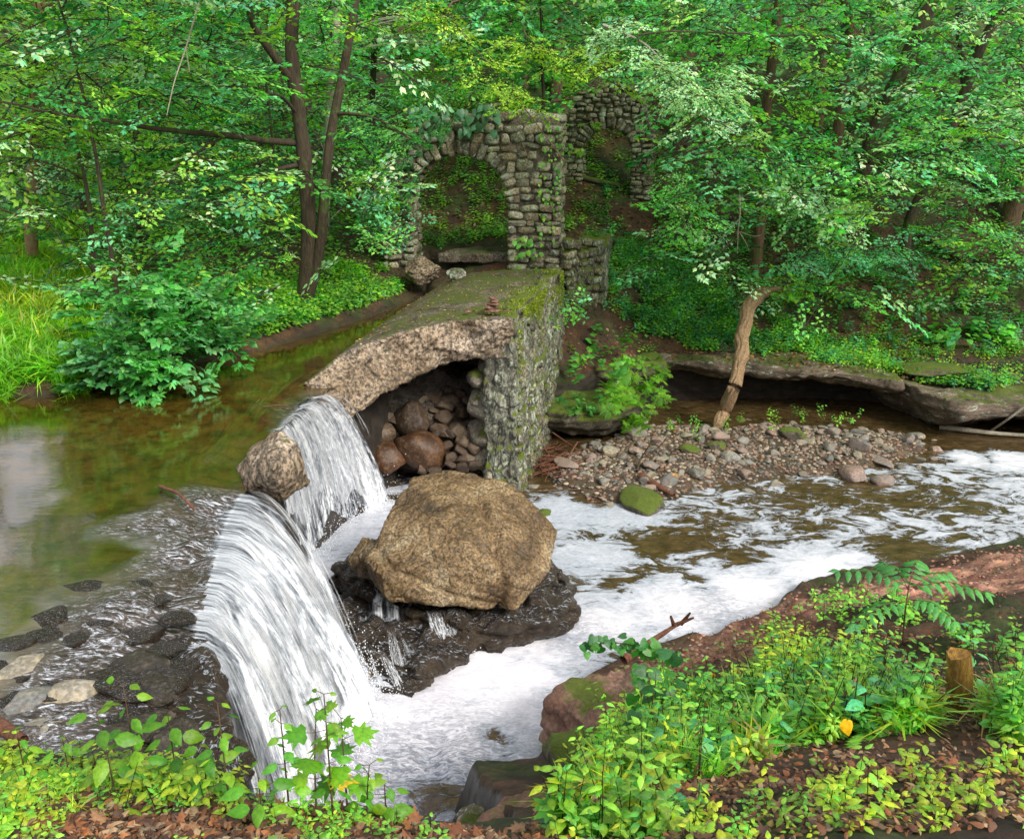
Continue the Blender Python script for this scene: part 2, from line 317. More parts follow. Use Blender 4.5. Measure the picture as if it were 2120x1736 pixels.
def mixc(c, d, m): return c+(np.array(d)-c)*m[:, None]
c = np.tile(np.array([.085, .05, .028]), (len(x), 1))
c = mixc(c, (.05, .1, .015), np.clip(sstep(.1, .6, n)*.7+sstep(21, 24, y)*.75, 0, .95))
c = mixc(c, (.14, .065, .032), sstep(.0, .5, -n)*.7)
RED = wl([(1640, 1215), (1790, 1180), (2000, 1150), (2160, 1100), (2190, 1330), (2080, 1330), (1900, 1285), (1780, 1260)], .5)
MUD = wl([(1145, 1430), (1640, 1210), (1700, 1300), (1560, 1420), (1400, 1420), (1250, 1500)], .4)
c = mixc(c, (.72, .38, .28), sstep(-.2, .1, sdist(RED, x, y))*(.75+.25*n2))
c = mixc(c, (.4, .2, .14), sstep(-.3, .1, sdist(MUD, x, y))*.8)
c = mixc(c, (.10, .055, .028), sstep(-.3, .3, -np.abs(sl))*.8)
c = mixc(c, (.10, .06, .03), sstep(0, .2, sl)); c = mixc(c, (.13, .1, .07), sstep(-.3, .3, sg)*.8)
c = mixc(c, (.06, .045, .015), sstep(-.05, .2, su))
steep = sstep(.35, .6, -sl)*0
c *= (.75+.35*n2)[:, None]
me = mesh_np('ground', np.stack([x, y, z], -1), grid_faces(len(ys), X.shape[1]), C=np.clip(c, .004, 1), smooth=True)
t = NT('forest_floor'); co = t.co(); a = t.attr('tint'); nn = t.noise(co, 7, 12, .8, .8); v = t.voro(co, 38, out='Color'); nf = t.noise(co, 70, 6, .85)
cc = t.mix(1., a, t.ramp(t.rng(nn, .3, .72), [(0, (.3, .3, .3)), (.5, (1.25, 1.2, 1.1)), (1, (2.6, 2.4, 2.1))]), 'MULTIPLY')
cc = t.mix(.35, cc, t.mix(1., cc, v, 'MULTIPLY')); cc = t.mix(t.rng(nf, .3, .46, .5, 0), cc, (.01, .007, .005))
pz = t.n('ShaderNodeSeparateXYZ', {0: t.n('ShaderNodeNewGeometry').outputs['Position']}).outputs[2]
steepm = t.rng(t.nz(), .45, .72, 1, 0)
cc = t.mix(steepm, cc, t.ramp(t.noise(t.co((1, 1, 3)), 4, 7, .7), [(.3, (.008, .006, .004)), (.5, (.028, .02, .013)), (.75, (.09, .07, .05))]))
t.bsdf(Base_Color=cc, Roughness=t.rng(steepm, 0, 1, .85, .4), Normal=t.bump(t.math('ADD', nn, t.math('MULTIPLY', nf, .4)), .9, .05))
tag(link('ground', me, t.m), kind='structure')
# ================================================================ stream (lower water) and mill pond (upper water)
gx = np.concatenate([np.arange(-3.4, 9.5, .045), np.arange(9.5, 30, .25)]); gy = np.concatenate([np.arange(3.6, 12.5, .045), np.arange(12.5, 18.2, .07)])
X, Y = np.meshgrid(gx, gy, indexing='ij'); x = X.ravel(); y = Y.ravel()
def blob(pts, z=0.):
    r = np.zeros(len(x))
    for a, b, rad, w in pts:
        p = W(a, b, z); r = np.maximum(r, w*np.exp(-((x-p[0])**2+(y-p[1])**2)/(rad*rad))) if w > 0 else r+w*np.exp(-((x-p[0])**2+(y-p[1])**2)/(rad*rad))
    return r
foam = .46+.075*sstep(.5, 3, x)+blob([(1000, 1400, .8, .55), (1080, 1340, .5, .5), (900, 1500, .8, .55), (1050, 1480, .55, .5), (700, 1640, .5, .5), (560, 1600, .6, .5), (1400, 1250, .55, .45), (1550, 1230, .5, .48), (1250, 1290, .5, .42), (1700, 1180, .5, .36), (1280, 1060, .6, .22), (1180, 1060, .5, .4), (1230, 1150, .5, .3), (700, 1100, .6, .35), (760, 1050, .4, .4), (2000, 948, .3, .5), (2090, 950, .4, .5), (1600, 1120, .9, .06), (1450, 1020, 1., .04), (640, 1180, .5, .25), (1850, 1080, .8, .04), (2050, 1000, 1., .06)])
foam += 0*x
foam += blob([(1350, 1130, .28, -.35), (1480, 1095, .4, -.12), (1330, 1180, .2, -.2), (900, 1620, .35, -.2), (1030, 1520, .22, -.4), (1900, 1140, .5, -.25), (1400, 1115, .35, -.28), (1520, 1150, .35, -.22), (1650, 1090, .35, -.16), (1270, 1205, .22, -.25), (1850, 1040, .5, -.14), (1440, 1200, .25, -.15), (1700, 1020, .4, -.12), (2000, 1030, .6, -.12), (1500, 900, 3., -.25), (1230, 950, 1., -.5), (1240, 1030, .25, -.4), (1000, 1300, .35, -.3)])
foam = np.where(y > 13.2, np.minimum(foam, .2+blob([(2000, 948, .35, .7), (2100, 950, .45, .7)])), foam)
sm = blob([(1200, 1060, 1.2, 1.), (1300, 1110, 1., 1.), (1200, 1170, .7, 1.), (700, 1110, .6, .8)])
turb = blob([(900, 1640, 1.1, 1.), (700, 1640, .8, 1.), (1200, 1310, .5, .6), (1500, 1270, .6, .6), (600, 1560, .7, 1.)])
lipd = np.minimum(np.hypot(np.clip(x+1.55, 0, 9), np.minimum(np.abs(y-6.2)-1.2, 0)*0), 9); ftd = np.where((y > 4.7) & (y < 7.3), np.abs(x+1.52), 9)
zz = .012*fbm2(x, y, 1.8, 3, 31)+turb*.05*fbm2(x, y, 4.5, 4, 33)+np.exp(-(ftd/.28)**2)*(.10+.16*np.abs(fbm2(x, y, 5., 4, 39)))+.006*fbm2(x, y, 9, 2, 35)
me = mesh_np('stream', np.stack([x, y, zz], -1), grid_faces(len(gx), len(gy)), smooth=True, attrs={'foam': foam, 'calm': sm, 'turb': turb})
t = NT('foamy_stream'); co = t.co((1., 1.5, 1)); warp = t.noise(co, 1.1, 3, .5, out=1)
wc = t.n('ShaderNodeVectorMath', {0: co, 1: t.n('ShaderNodeVectorMath', {0: warp, 'Scale': 1.4}, operation='SCALE').outputs[0]}, operation='ADD').outputs[0]
na = t.noise(wc, 3.0, 9, .6, .6); nb = t.noise(wc, 8, 5, .6, .5); lace = t.rng(t.math('ABSOLUTE', t.math('SUBTRACT', t.noise(wc, 5.5, 4, .55, 1.2), .5)), 0, .035, .07, 0); soft = t.noise(wc, 1.3, 4, .5); ns = t.noise(t.co((3, 9, 1)), 5, 5, .7, 1.)
fo = t.attr('foam', 'Fac'); fsum = t.math('ADD', t.math('ADD', na, t.math('MULTIPLY', t.math('SUBTRACT', nb, .5), .35)), fo)
fsum = t.math('ADD', fsum, lace); mask = t.rng(fsum, .925, 1.03); thick = t.rng(fsum, .99, 1.4)
rim = t.math('MULTIPLY', t.rng(fsum, .93, .955), t.rng(fsum, .955, .975, 1, 0))
calm = t.attr('calm', 'Fac')
foamc = t.mix(t.math('MULTIPLY', thick, t.math('SUBTRACT', .9, t.math('MULTIPLY', calm, .75))), t.ramp(ns, [(.3, (.22, .26, .33)), (.65, (.55, .61, .7))]), (.86, .84, .9))
wat = t.ramp(t.noise(co, 5, 6, .7), [(.3, (.02, .014, .006)), (.55, (.085, .055, .022)), (.75, (.16, .105, .045))])
foamc = t.mix(t.math('MULTIPLY', t.attr('turb', 'Fac'), t.rng(t.noise(t.co((2.4, 5, 1)), 4.5, 6, .7, 1.5), .42, .6, .92, 0)), foamc, (.09, .10, .15))
foamc = t.mix(t.math('MULTIPLY', t.rng(t.noise(t.co((1.6, 4.2, 1)), 3.2, 8, .72, 2.2), .5, .66), t.rng(fsum, 1.4, 1.1, .0, .7)), foamc, (.26, .24, .22)); c = t.mix(t.math('MULTIPLY', mask, .94), wat, foamc); c = t.mix(t.math('MULTIPLY', rim, .45), c, (.015, .01, .01))
h = t.math('ADD', t.math('MULTIPLY', t.noise(co, 12, 5, .6, .8), .5), t.math('MULTIPLY', mask, .35)); h = t.math('ADD', h, t.math('MULTIPLY', t.noise(co, 50, 3, .6), .12))
t.bsdf(Base_Color=c, Roughness=t.rng(mask, 0, 1, .09, .6), Normal=t.bump(h, .55, .03), Specular_IOR_Level=.5)
tag(link('stream', me, t.m), kind='structure')
# pond
gx = np.concatenate([np.arange(-14, -6, .15), np.arange(-6, -1.3, .03)]); gy = np.concatenate([np.arange(2.2, 10.8, .03), np.arange(10.8, 19.2, .1)])
X, Y = np.meshgrid(gx, gy, indexing='ij'); x = X.ravel(); y = Y.ravel()
RAP = [tuple(W(a, b, 2.)[:2]) for a, b in [(490, 985), (420, 1010), (300, 1070), (230, 1100), (330, 1130), (250, 1200), (130, 1260), (60, 1330), (0, 1400), (-100, 1560), (300, 1640), (500, 1640), (500, 1400), (560, 1200), (600, 1100), (560, 1010)]]
rap = sstep(-.25, .35, sdist(RAP, x, y)+.15*fbm2(x, y, 2, 3, 41))
rap2 = sstep(-.2, .3, sdist([tuple(W(a, b, 2.)[:2]) for a, b in [(580, 840), (640, 800), (700, 860), (640, 930), (590, 930)]], x, y)); rap = np.maximum(rap, rap2)
edge = sdist(LOWER, x, y)
zz = 2.0+.004*fbm2(x, y, 1.5, 2, 43)+rap*(.03*fbm2(x*1.0, y*1.8, 4.5, 4, 45)+.07*np.abs(fbm2(x, y, 1.9, 4, 47)))-.09*sstep(-.5, 0, edge)
F = grid_faces(len(gx), len(gy)); keep = ((edge < .03)[F]).any(1) & ((sdist(UPPER, x, y) > -.14)[F]).any(1); F = F[keep]
used = np.unique(F); mp = np.full(len(x), -1); mp[used] = np.arange(len(used)); F = mp[F]
me = mesh_np('pond', np.stack([x, y, zz], -1)[used], F, smooth=True, attrs={'rap': rap[used]})
t = NT('mill_pond'); co = t.co(); rp = t.attr('rap', 'Fac')
n1 = t.noise(co, .9, 6, .65, .8); n2 = t.noise(co, 14, 5, .75)
c = t.ramp(n1, [(.3, (.022, .012, .002)), (.5, (.07, .038, .006)), (.7, (.13, .075, .014))])
c = t.mix(t.rng(n2, .45, .7, 0, .5), c, (.1, .085, .014)); c = t.mix(t.rng(t.noise(co, 5, 6, .7), .4, .52, .6, 0), c, (.012, .009, .003))
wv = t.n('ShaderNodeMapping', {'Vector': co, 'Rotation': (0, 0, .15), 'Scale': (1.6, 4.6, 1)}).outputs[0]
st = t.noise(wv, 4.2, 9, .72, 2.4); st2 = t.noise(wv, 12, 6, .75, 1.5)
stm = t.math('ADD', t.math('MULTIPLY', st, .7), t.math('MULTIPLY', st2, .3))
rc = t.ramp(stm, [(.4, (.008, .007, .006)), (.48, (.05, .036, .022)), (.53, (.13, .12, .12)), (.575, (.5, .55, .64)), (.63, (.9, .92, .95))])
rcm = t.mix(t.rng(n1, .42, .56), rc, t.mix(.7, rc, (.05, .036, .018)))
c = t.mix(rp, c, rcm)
h = t.math('ADD', t.math('MULTIPLY', t.noise(t.co((1, 3, 1)), 6, 4, .6, .5), .05), t.math('MULTIPLY', rp, t.math('MULTIPLY', stm, 1.6)))
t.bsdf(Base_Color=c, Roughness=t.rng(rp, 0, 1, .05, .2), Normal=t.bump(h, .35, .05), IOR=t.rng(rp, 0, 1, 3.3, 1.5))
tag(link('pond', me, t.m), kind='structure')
# ================================================================ waterfall sheets
def fall_mat(name, dens, dark=(.05, .06, .08)):
    t = NT(name); uv = t.n('ShaderNodeUVMap', uv_map='flow').outputs[0]
    wv = t.noise(t.n('ShaderNodeMapping', {'Vector': uv, 'Scale': (3, 2., 1)}).outputs[0], 1., 3, .5, out=1); uvw = t.n('ShaderNodeVectorMath', {0: uv, 1: t.n('ShaderNodeVectorMath', {0: wv, 'Scale': .035}, operation='SCALE').outputs[0]}, operation='ADD').outputs[0]
    def ns(a, b, d, o=0.): return t.noise(t.n('ShaderNodeMapping', {'Vector': uvw, 'Scale': (a, b, 1), 'Location': (o, o, 0)}).outputs[0], 1., d, .66, .3)
    a = ns(26, 2.0, 6); b = ns(7, .6, 5, 5.); c3 = ns(90, 4., 3, 9.); e = ns(22, 9, 4, 3)
    s = t.math('ADD', t.math('MULTIPLY', a, .5), t.math('ADD', t.math('MULTIPLY', b, .45), t.math('MULTIPLY', c3, .2)))
    s = t.math('ADD', s, t.math('MULTIPLY', t.math('SUBTRACT', e, .5), .25))
    th = t.attr('thick', 'Fac'); s = t.math('ADD', s, t.math('ADD', th, .1))
    col = t.ramp(t.rng(s, .45+dens, .95+dens), [(0, (.1, .12, .15)), (.16, (.3, .34, .4)), (.3, (.68, .72, .78)), (.46, (.95, .96, .97)), (1, (1., 1., 1.))])
    al = t.rng(s, .46+dens, .66+dens)
    b_ = t.bsdf(Base_Color=col, Roughness=.3, Alpha=al, Normal=t.bump(s, .25, .02), Specular_IOR_Level=.3, Emission_Strength=0.)
    return t.m
FM = [fall_mat('fall_water', .02), fall_mat('fall_spray', .08)]
t = NT('water_strand'); f_ = t.attr('fade', 'Fac'); uvn = t.n('ShaderNodeMapping', {'Vector': t.n('ShaderNodeUVMap', uv_map='flow').outputs[0], 'Scale': (60, 5, 1)}).outputs[0]
nn_ = t.noise(uvn, 1, 5, .7); t.bsdf(Base_Color=t.ramp(nn_, [(.34, (.3, .36, .44)), (.6, (.95, .97, 1))]), Roughness=.35, Alpha=t.math('MULTIPLY', f_, t.rng(nn_, .42, .66)), Specular_IOR_Level=.3); FM.append(t.m)
def strands(name, lip, foot, n, seed, wmin=.006, wmax=.035, outm=.12, down=(-1, 0)):
    r = np.random.default_rng(seed); lp = smooth_path(lip, 200); fp = smooth_path(foot, 200); K = 14; V = []; UV = []; Fd = []; Fs = []
    dens = np.clip(.45+1.3*vnoise(np.stack([np.arange(200)*.11, np.zeros(200), np.zeros(200)+seed], -1), seed), .05, 2); dens /= dens.sum()
    for k in range(n):
        i = int(r.choice(200, p=dens)); a, b = lp[i], fp[min(199, max(0, i+int(r.normal()*4)))]; v0 = r.uniform(-.02, .55)*(r.random() < .6); v1 = min(1., v0+r.uniform(.3, 1.)); w = r.uniform(wmin, wmax)*(.5+r.random()); o_ = r.uniform(-.02, outm)*r.random()
        tg = lp[min(199, i+2)]-lp[max(0, i-2)]; tg /= np.linalg.norm(tg); d2 = (b-a)[:2]; d2 = d2/np.linalg.norm(d2); ph = r.uniform(0, 9)
        for j in range(K):
            v = v0+(v1-v0)*j/(K-1); vv = max(v, 0.); h_ = vv**.5; p = a.copy(); p[:2] = p[:2]+(b-a)[:2]*h_+d2*(.015+o_*vv**.4); p[2] += (b-a)[2]*vv+.015; p[:2] += tg[:2]*.012*math.sin(ph+v*9)
            ww = w*(.6+.8*vv)
            for s in (-1, 1): V.append(p+tg*ww*s*.5); UV.append((k*.37+s*ww, v*2)); Fd.append(min(1, j/3, (K-1-j)/3)*r.uniform(.6, 1))
        b0 = k*2*K; Fs += [(b0+2*j, b0+2*j+1, b0+2*j+3, b0+2*j+2) for j in range(K-1)]
    return mesh_np(name, np.array(V), np.array(Fs), UV=np.array(UV), smooth=True, attrs={'fade': np.array(Fd)})
def splash(name, foot, n, seed, spread=.14, high=.13):
    r = np.random.default_rng(seed); fp = smooth_path(foot, 100); c_ = fp[r.integers(0, 100, n)]+np.stack([r.normal(size=n)*spread+.06, r.normal(size=n)*spread*.6, r.exponential(high, n)*.8], -1); c_[:, 2] = np.maximum(c_[:, 2], .02)
    s = r.uniform(.0015, .005, n); T_ = np.array([[1, 1, 1], [-1, -1, 1], [-1, 1, -1], [1, -1, -1.]]); V = c_[:, None]+T_[None]*s[:, None, None]*np.array([1, 1, 1.6]); F_ = np.array([[0, 1, 2], [0, 3, 1], [0, 2, 3], [1, 3, 2]])[None]+(np.arange(n)*4)[:, None, None]
    return mesh_np(name, V.reshape(-1, 3), F_.reshape(-1, 3))
t = NT('spray_drops'); t.bsdf(Base_Color=(.95, .97, 1.), Roughness=.3); M['drops'] = t.m
def sheet(name, lip, foot, n_u=160, n_v=60, up=.3, mat=0, thick=0., amp=.03, seed=0, jag=.0, updir=(-1, 0), powr=2., gaps=()):
    lip = smooth_path(lip, n_u); foot = smooth_path(foot, n_u)
    ul = np.r_[0, np.cumsum(np.linalg.norm(np.diff(lip[:, :2], axis=0), axis=1))]
    s = np.linspace(0, 1, n_v); nup = 8
    V = []; UV = []; T = []
    L = np.linalg.norm(foot-lip, axis=1)
    if jag: foot = foot+ (vnoise(np.stack([ul*6, ul*0, ul*0], -1), seed)*jag)[:, None]*np.array([0, 0, 1.])
    for k in range(nup):
        q = lip.copy(); dd = up*(1-k/nup); q[:, 0] += updir[0]*dd; q[:, 1] += updir[1]*dd; q[:, 2] += .012+.05*(dd/up)**1.5*(up > .2); V.append(q); UV.append(np.stack([ul, np.full(n_u, -dd)], -1)); T.append(np.full(n_u, thick-.10-(.40*dd/up)))
    for v in s:
        hfrac = v**(1/powr) if powr > 1 else v
        q = lip.copy(); q[:, :2] += (foot-lip)[:, :2]*hfrac; q[:, 2] += (foot-lip)[:, 2]*v
        d = (foot-lip)[:, :2]; nrm = d/(np.linalg.norm(d, axis=1, keepdims=True)+1e-6)
        w = amp*sstep(0, .15, np.array([v]))[0]*(fbm(np.stack([ul*7+3*0, np.full(n_u, v*1.2+seed), ul*0+seed], -1), 4, seed))
        q[:, :2] += nrm*w[:, None]; q[:, 2] += .012
        V.append(q); UV.append(np.stack([ul*(1-.0*v), v*L], -1)); T.append(np.full(n_u, thick)+.10*v-.08*max(0, 1-v/.10))
    V = np.array(V); nv = len(V); un = np.linspace(0, 1, n_u)
    for g_, w_, a_ in gaps: T = [r_-a_*np.exp(-((un-g_-.04*np.sin(k_*.15))/w_)**2)*min(1, max(0, (k_-nup)/8)) for k_, r_ in enumerate(T)]
    ed = np.minimum(np.arange(n_u), np.arange(n_u)[::-1])/n_u; T = np.array(T)-.35*sstep(.06, 0, ed)[None, :]
    me = mesh_np(name, V.reshape(-1, 3), grid_faces(nv, n_u), UV=np.array(UV).reshape(-1, 2), smooth=True, attrs={'thick': T.ravel()})
    return me
lipA = [(-1.93, 4.62, 1.93), (-2.08, 5.2, 1.94), (-2.2, 5.9, 1.95), (-2.33, 6.6, 1.95), (-2.4, 7.35, 1.95)]
footA = [(-1.72, 4.85, .0), (-1.6, 5.4, .0), (-1.5, 6.1, .0), (-1.4, 6.75, .0), (-1.62, 7.5, .1)]
GA = ((.8, .035, .35), (.9, .03, .2), (.3, .02, .2), (.08, .05, .15), (.55, .015, .15))
wf = empty('waterfall', (-2.2, 6, 0)); tag(wf, kind='structure')
link('water_sheet', sheet('water_sheet', lipA, footA, 240, 70, amp=.07, seed=3, thick=.0, gaps=GA), FM[0], wf)
off = lambda P, dx, dz=0: [(p[0]+dx, p[1], p[2]+dz) for p in P]
link('water_sheet', sheet('water_sheet', off(lipA, .03), off(footA, .12), 240, 60, amp=.09, seed=8, thick=-.03, gaps=GA), FM[1], wf)
link('water_sheet', sheet('water_sheet', off(lipA, -.05, -.03), off(footA, -.16), 240, 60, amp=.06, seed=12, thick=.0, gaps=GA), FM[1], wf)
lipB = [(-2.52, 8.35, 1.93), (-2.5, 9.2, 1.96), (-2.42, 9.85, 1.97), (-2.3, 10.25, 1.98)]
footB = [W(610, 1180, -.04), W(685, 1095, -.04), W(745, 1060, -.04), W(800, 1035, -.02)]
link('water_strands', strands('water_strands', off(lipA, .02), off(footA, .05), 430, 5, .006, .045), FM[2], wf); link('spray', splash('spray', footA, 5000, 6), M['drops'], wf)
wf2 = empty('waterfall', (-2.4, 9.4, 0)); tag(wf2, kind='structure')
link('water_sheet', sheet('water_sheet', lipB, footB, 170, 60, amp=.05, seed=21, thick=-.04), FM[0], wf2)
link('water_sheet', sheet('water_sheet', off(lipB, .02), off(footB, .08), 170, 60, amp=.07, seed=25, thick=-.1), FM[1], wf2)
link('water_strands', strands('water_strands', off(lipB, .02), off(footB, .05), 260, 9, .005, .022, .1), FM[2], wf2); link('spray', splash('spray', footB, 1800, 7), M['drops'], wf2)
# ================================================================ dark wet rock shelf in the plunge pool, with little cascades
def strat(amp=.06, sc=1.2, s=0, fine=.02, lay=0.):
    def f(V, N):
        d = amp*fbm(V*sc, 4, s)+fine*fbm(V*7, 3, s+9)
        if lay: d = d+lay*np.sin(V[:, 2]*38+3*fbm(V*.7, 2, s+4))*(1-np.abs(N[:, 2]))
        return N*d[:, None]
    return f
def prism(top, z1, z0, inset=0.):
    c = np.mean([p[:2] for p in top], axis=0); out = []
    for p in top:
        zt = p[2] if len(p) > 2 else z1
        out.append((p[0], p[1], zt)); q = np.array(p[:2])+(c-np.array(p[:2]))*inset; out.append((q[0], q[1], z0))
    return out
sh = [prism([W(a, b, .27) for a, b in [(690, 1175), (800, 1130), (1000, 1130), (1165, 1170), (1188, 1232), (1140, 1280), (1010, 1300), (760, 1240)]], .27, -.3, -.03),
      prism([W(a, b, .15) for a, b in [(670, 1250), (790, 1225), (1000, 1280), (960, 1350), (870, 1390), (800, 1330), (690, 1330)]], .15, -.3, -.04),
      prism([W(a, b, .06) for a, b in [(670, 1320), (800, 1340), (890, 1395), (850, 1440), (720, 1400)]], .06, -.3, -.04)]
t = NT('water_washed_rock'); co = t.co((1, 2.2, 1)); n1 = t.noise(co, 3, 8, .7, 1.2); n2 = t.noise(t.co((3, 8, 3)), 3.5, 6, .7, 1.8)
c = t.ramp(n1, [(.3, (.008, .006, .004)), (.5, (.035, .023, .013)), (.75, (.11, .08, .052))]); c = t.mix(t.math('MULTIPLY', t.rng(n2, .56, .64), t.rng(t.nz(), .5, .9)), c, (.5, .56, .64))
t.bsdf(Base_Color=c, Roughness=.16, Normal=t.bump(t.math('ADD', n1, t.math('MULTIPLY', n2, .5)), 1., .06)); M['washed'] = t.m
o = link('rock_shelf', solid(sh, .028, strat(.075, 3., 3, .06, .028)), M['washed'])
tag(o, 'dark wet rock shelf under the big golden boulder in the plunge pool', 'rock shelf')
from mathutils.bvhtree import BVHTree
def film(name, mesh, quad, nu, nv, mat, thick=0., lift=.014):
    """thin sheet of running water laid over a rock: quad = top-left, top-right, bottom-right, bottom-left"""
    bv = BVHTree.FromPolygons([v.co[:] for v in mesh.vertices], [p.vertices[:] for p in mesh.polygons])
    a, b, c_, d = [np.array(q[:2]) for q in quad]; V = []; UV = []; T = []; w = np.linalg.norm(b-a)
    for i_ in range(nu):
        u_ = i_/(nu-1); ln = 0.; pr = None
        for j in range(nv):
            v_ = j/(nv-1); p = (a+(b-a)*u_)*(1-v_)+(d+(c_-d)*u_)*v_; h_ = bv.ray_cast(Vector((p[0], p[1], 3)), Vector((0, 0, -1)))[0]
            z_ = max(h_[2] if h_ is not None else -1, 0.0)+lift
            q = np.array([p[0], p[1], z_]); ln += 0 if pr is None else np.linalg.norm(q-pr); pr = q; V.append(q); UV.append((u_*w, ln)); e = min(u_, 1-u_, v_, (1-v_)*2); T.append(thick-.10-.5*max(0, .3-e)/.3+.3*float(fbm(np.array([[q[0]*5, q[1]*5, k_*3.]]), 3, 9)[0]))
    return mesh_np(name, np.array(V), grid_faces(nu, nv), UV=np.array(UV), smooth=True, attrs={'thick': np.array(T)})
wf3 = empty('cascade', tuple(W(800, 1330, 0))); tag(wf3, kind='structure')
for k_, (q4, th_) in enumerate([([(640, 1150, .35), (705, 1160, .35), (700, 1330, .1), (625, 1300, .1)], .1), ([(690, 1180, .3), (880, 1240, .3), (870, 1300, .1), (690, 1290, .1)], .0)]):
    link('water_film', film('water_film', o.data, [W(*p_) for p_ in q4], 60, 60, FM[0], th_), FM[0], wf3)
for k_, (l_, f_, n_) in enumerate([([(880, 1262, .31), (903, 1262, .31), (925, 1264, .31)], [(902, 1352, .0), (935, 1354, .0), (968, 1346, .0)], 90), ([(796, 1296, .24), (815, 1305, .24), (835, 1322, .22)], [(812, 1412, .0), (850, 1407, .0), (888, 1388, .0)], 110), ([(690, 1310, .22), (740, 1330, .2), (790, 1350, .16)], [(700, 1440, .0), (770, 1450, .0), (840, 1430, .0)], 130), ([(660, 1260, .25), (675, 1290, .22), (690, 1320, .2)], [(720, 1380, .0), (740, 1400, .0), (760, 1420, .0)], 80)]):
    link('water_strands', strands('water_strands', [W(*p_) for p_ in l_], [W(*p_) for p_ in f_], n_, 60+k_, .004, .016, .05), FM[2], wf3)
    link('spray', splash('spray', [W(*p_) for p_ in f_], 300, 70+k_, .06, .03), M['drops'], wf3)
# ================================================================ rocks
def ico(sub):
    bm = bmesh.new(); bmesh.ops.create_icosphere(bm, subdivisions=sub, radius=1.); bm.verts.ensure_lookup_table()
    V = np.array([v.co[:] for v in bm.verts]); F = np.array([[v.index for v in f.verts] for f in bm.faces]); bm.free(); return V, F
ICO = {k: ico(k) for k in (2, 3, 4, 5, 6)}
def rock_geo(seed, size=(1, 1, 1), sub=4, cuts=9, rough=.06, depth=.62, fine=.02):
    r = np.random.default_rng(seed); V, F = ICO[sub]; V = V.copy()
    for _ in range(cuts):
        n = r.normal(size=3); n /= np.linalg.norm(n); d = r.uniform(depth, .9); e = np.maximum(0, V@n-d); V -= e[:, None]*n*.93
    N = V/np.linalg.norm(V, axis=1, keepdims=True)
    V = V*(1+rough*fbm(V*1.7+seed, 4, seed)+fine*fbm(V*7+seed, 3, seed+5))[:, None]
    return V*np.array(size), F
def rock_mesh(name, *a, **k):
    V, F = rock_geo(*a, **k); return mesh_np(name, V, F, smooth=True)
def place_rock(name, p, size, seed, mat, label, cat='rock', group=None, rot=(0, 0, 0), sub=5, **k):
    me = rock_mesh(name, seed, size, sub, **k); o = link(name, me, mat); o.location = tuple(p); o.rotation_euler = rot
    return tag(o, label, cat, group)
# ---- the big golden boulder
bp = [W(850, 990, 1.3), W(930, 972, 1.36), W(1060, 1000, 1.26), W(1110, 1050, 1.08), W(1152, 1100, .85), W(1138, 1180, .7), W(1068, 1266, .4), W(1020, 1250, .42),
      W(960, 1238, .48), W(880, 1250, .5), W(800, 1244, .48), W(760, 1195, .58), W(752, 1160, .8), W(820, 1030, 1.18), W(955, 1130, 1.1), W(925, 1212, .7), W(790, 1195, .76), W(1078, 1205, .74)]
hul = [bp+[(-1.2, 8.9, .3), (-.2, 8.6, .3), (.25, 9.2, .3), (-.9, 10.2, .3), (0, 10.1, .3)],
       [W(720, 1160, .55), W(750, 1110, .8), W(770, 1200, .5), W(740, 1190, .42), W(800, 1160, .8), (-1.7, 9.1, .35), (-1.3, 9.6, .4)]]
def bd(V, N):
    d = .018*fbm(V*2.1, 3, 5)+.014*fbm(V*7, 4, 8)+.010*fbm(V*24, 2, 11)
    cr = (V[:, 0]+.28)*.96+(V[:, 1]-8.6)*.22+.05*fbm(V*3, 2, 3); fr = sstep(9.15, 8.6, V[:, 1]); d = d+fr*(-.06*np.exp(-(cr/.04)**2)+.03*np.exp(-((cr-.09)/.07)**2)); cr2 = (V[:, 2]-.72)+.35*(V[:, 0]+.9)+.04*fbm(V*3, 2, 4); d = d-.035*np.exp(-(cr2/.03)**2); k = np.abs(fbm(V*1.5+4, 3, 31)); d = d-.03*np.exp(-(k/.03)**2); return N*d[:, None]
tag(link('boulder', solid(hul, .022, bd), M['boulder']), 'huge golden brown angular boulder in the middle of the plunge pool', 'boulder')
# ---- tan chunk between the two falls
bp = [W(575, 888, 2.4), W(600, 920, 2.3), W(616, 955, 2.15), W(612, 988, 2.0), W(585, 1008, 1.92), W(545, 1000, 1.92), W(500, 968, 1.95), W(535, 925, 2.2), W(565, 975, 2.2), W(480, 975, 1.85)]
q = np.mean(bp, 0); hl = [bp+[(q[0]-.4, q[1]+.2, 1.7), (q[0]+.12, q[1]-.15, 1.75), (q[0]+.2, q[1]+.5, 1.7), (q[0]-.3, q[1]+.7, 1.7)]]
tag(link('boulder', solid(hl, .025, strat(.05, 2.5, 15, .03)), M['tan']), 'pale tan boulder perched on the lip between the two falls', 'boulder')
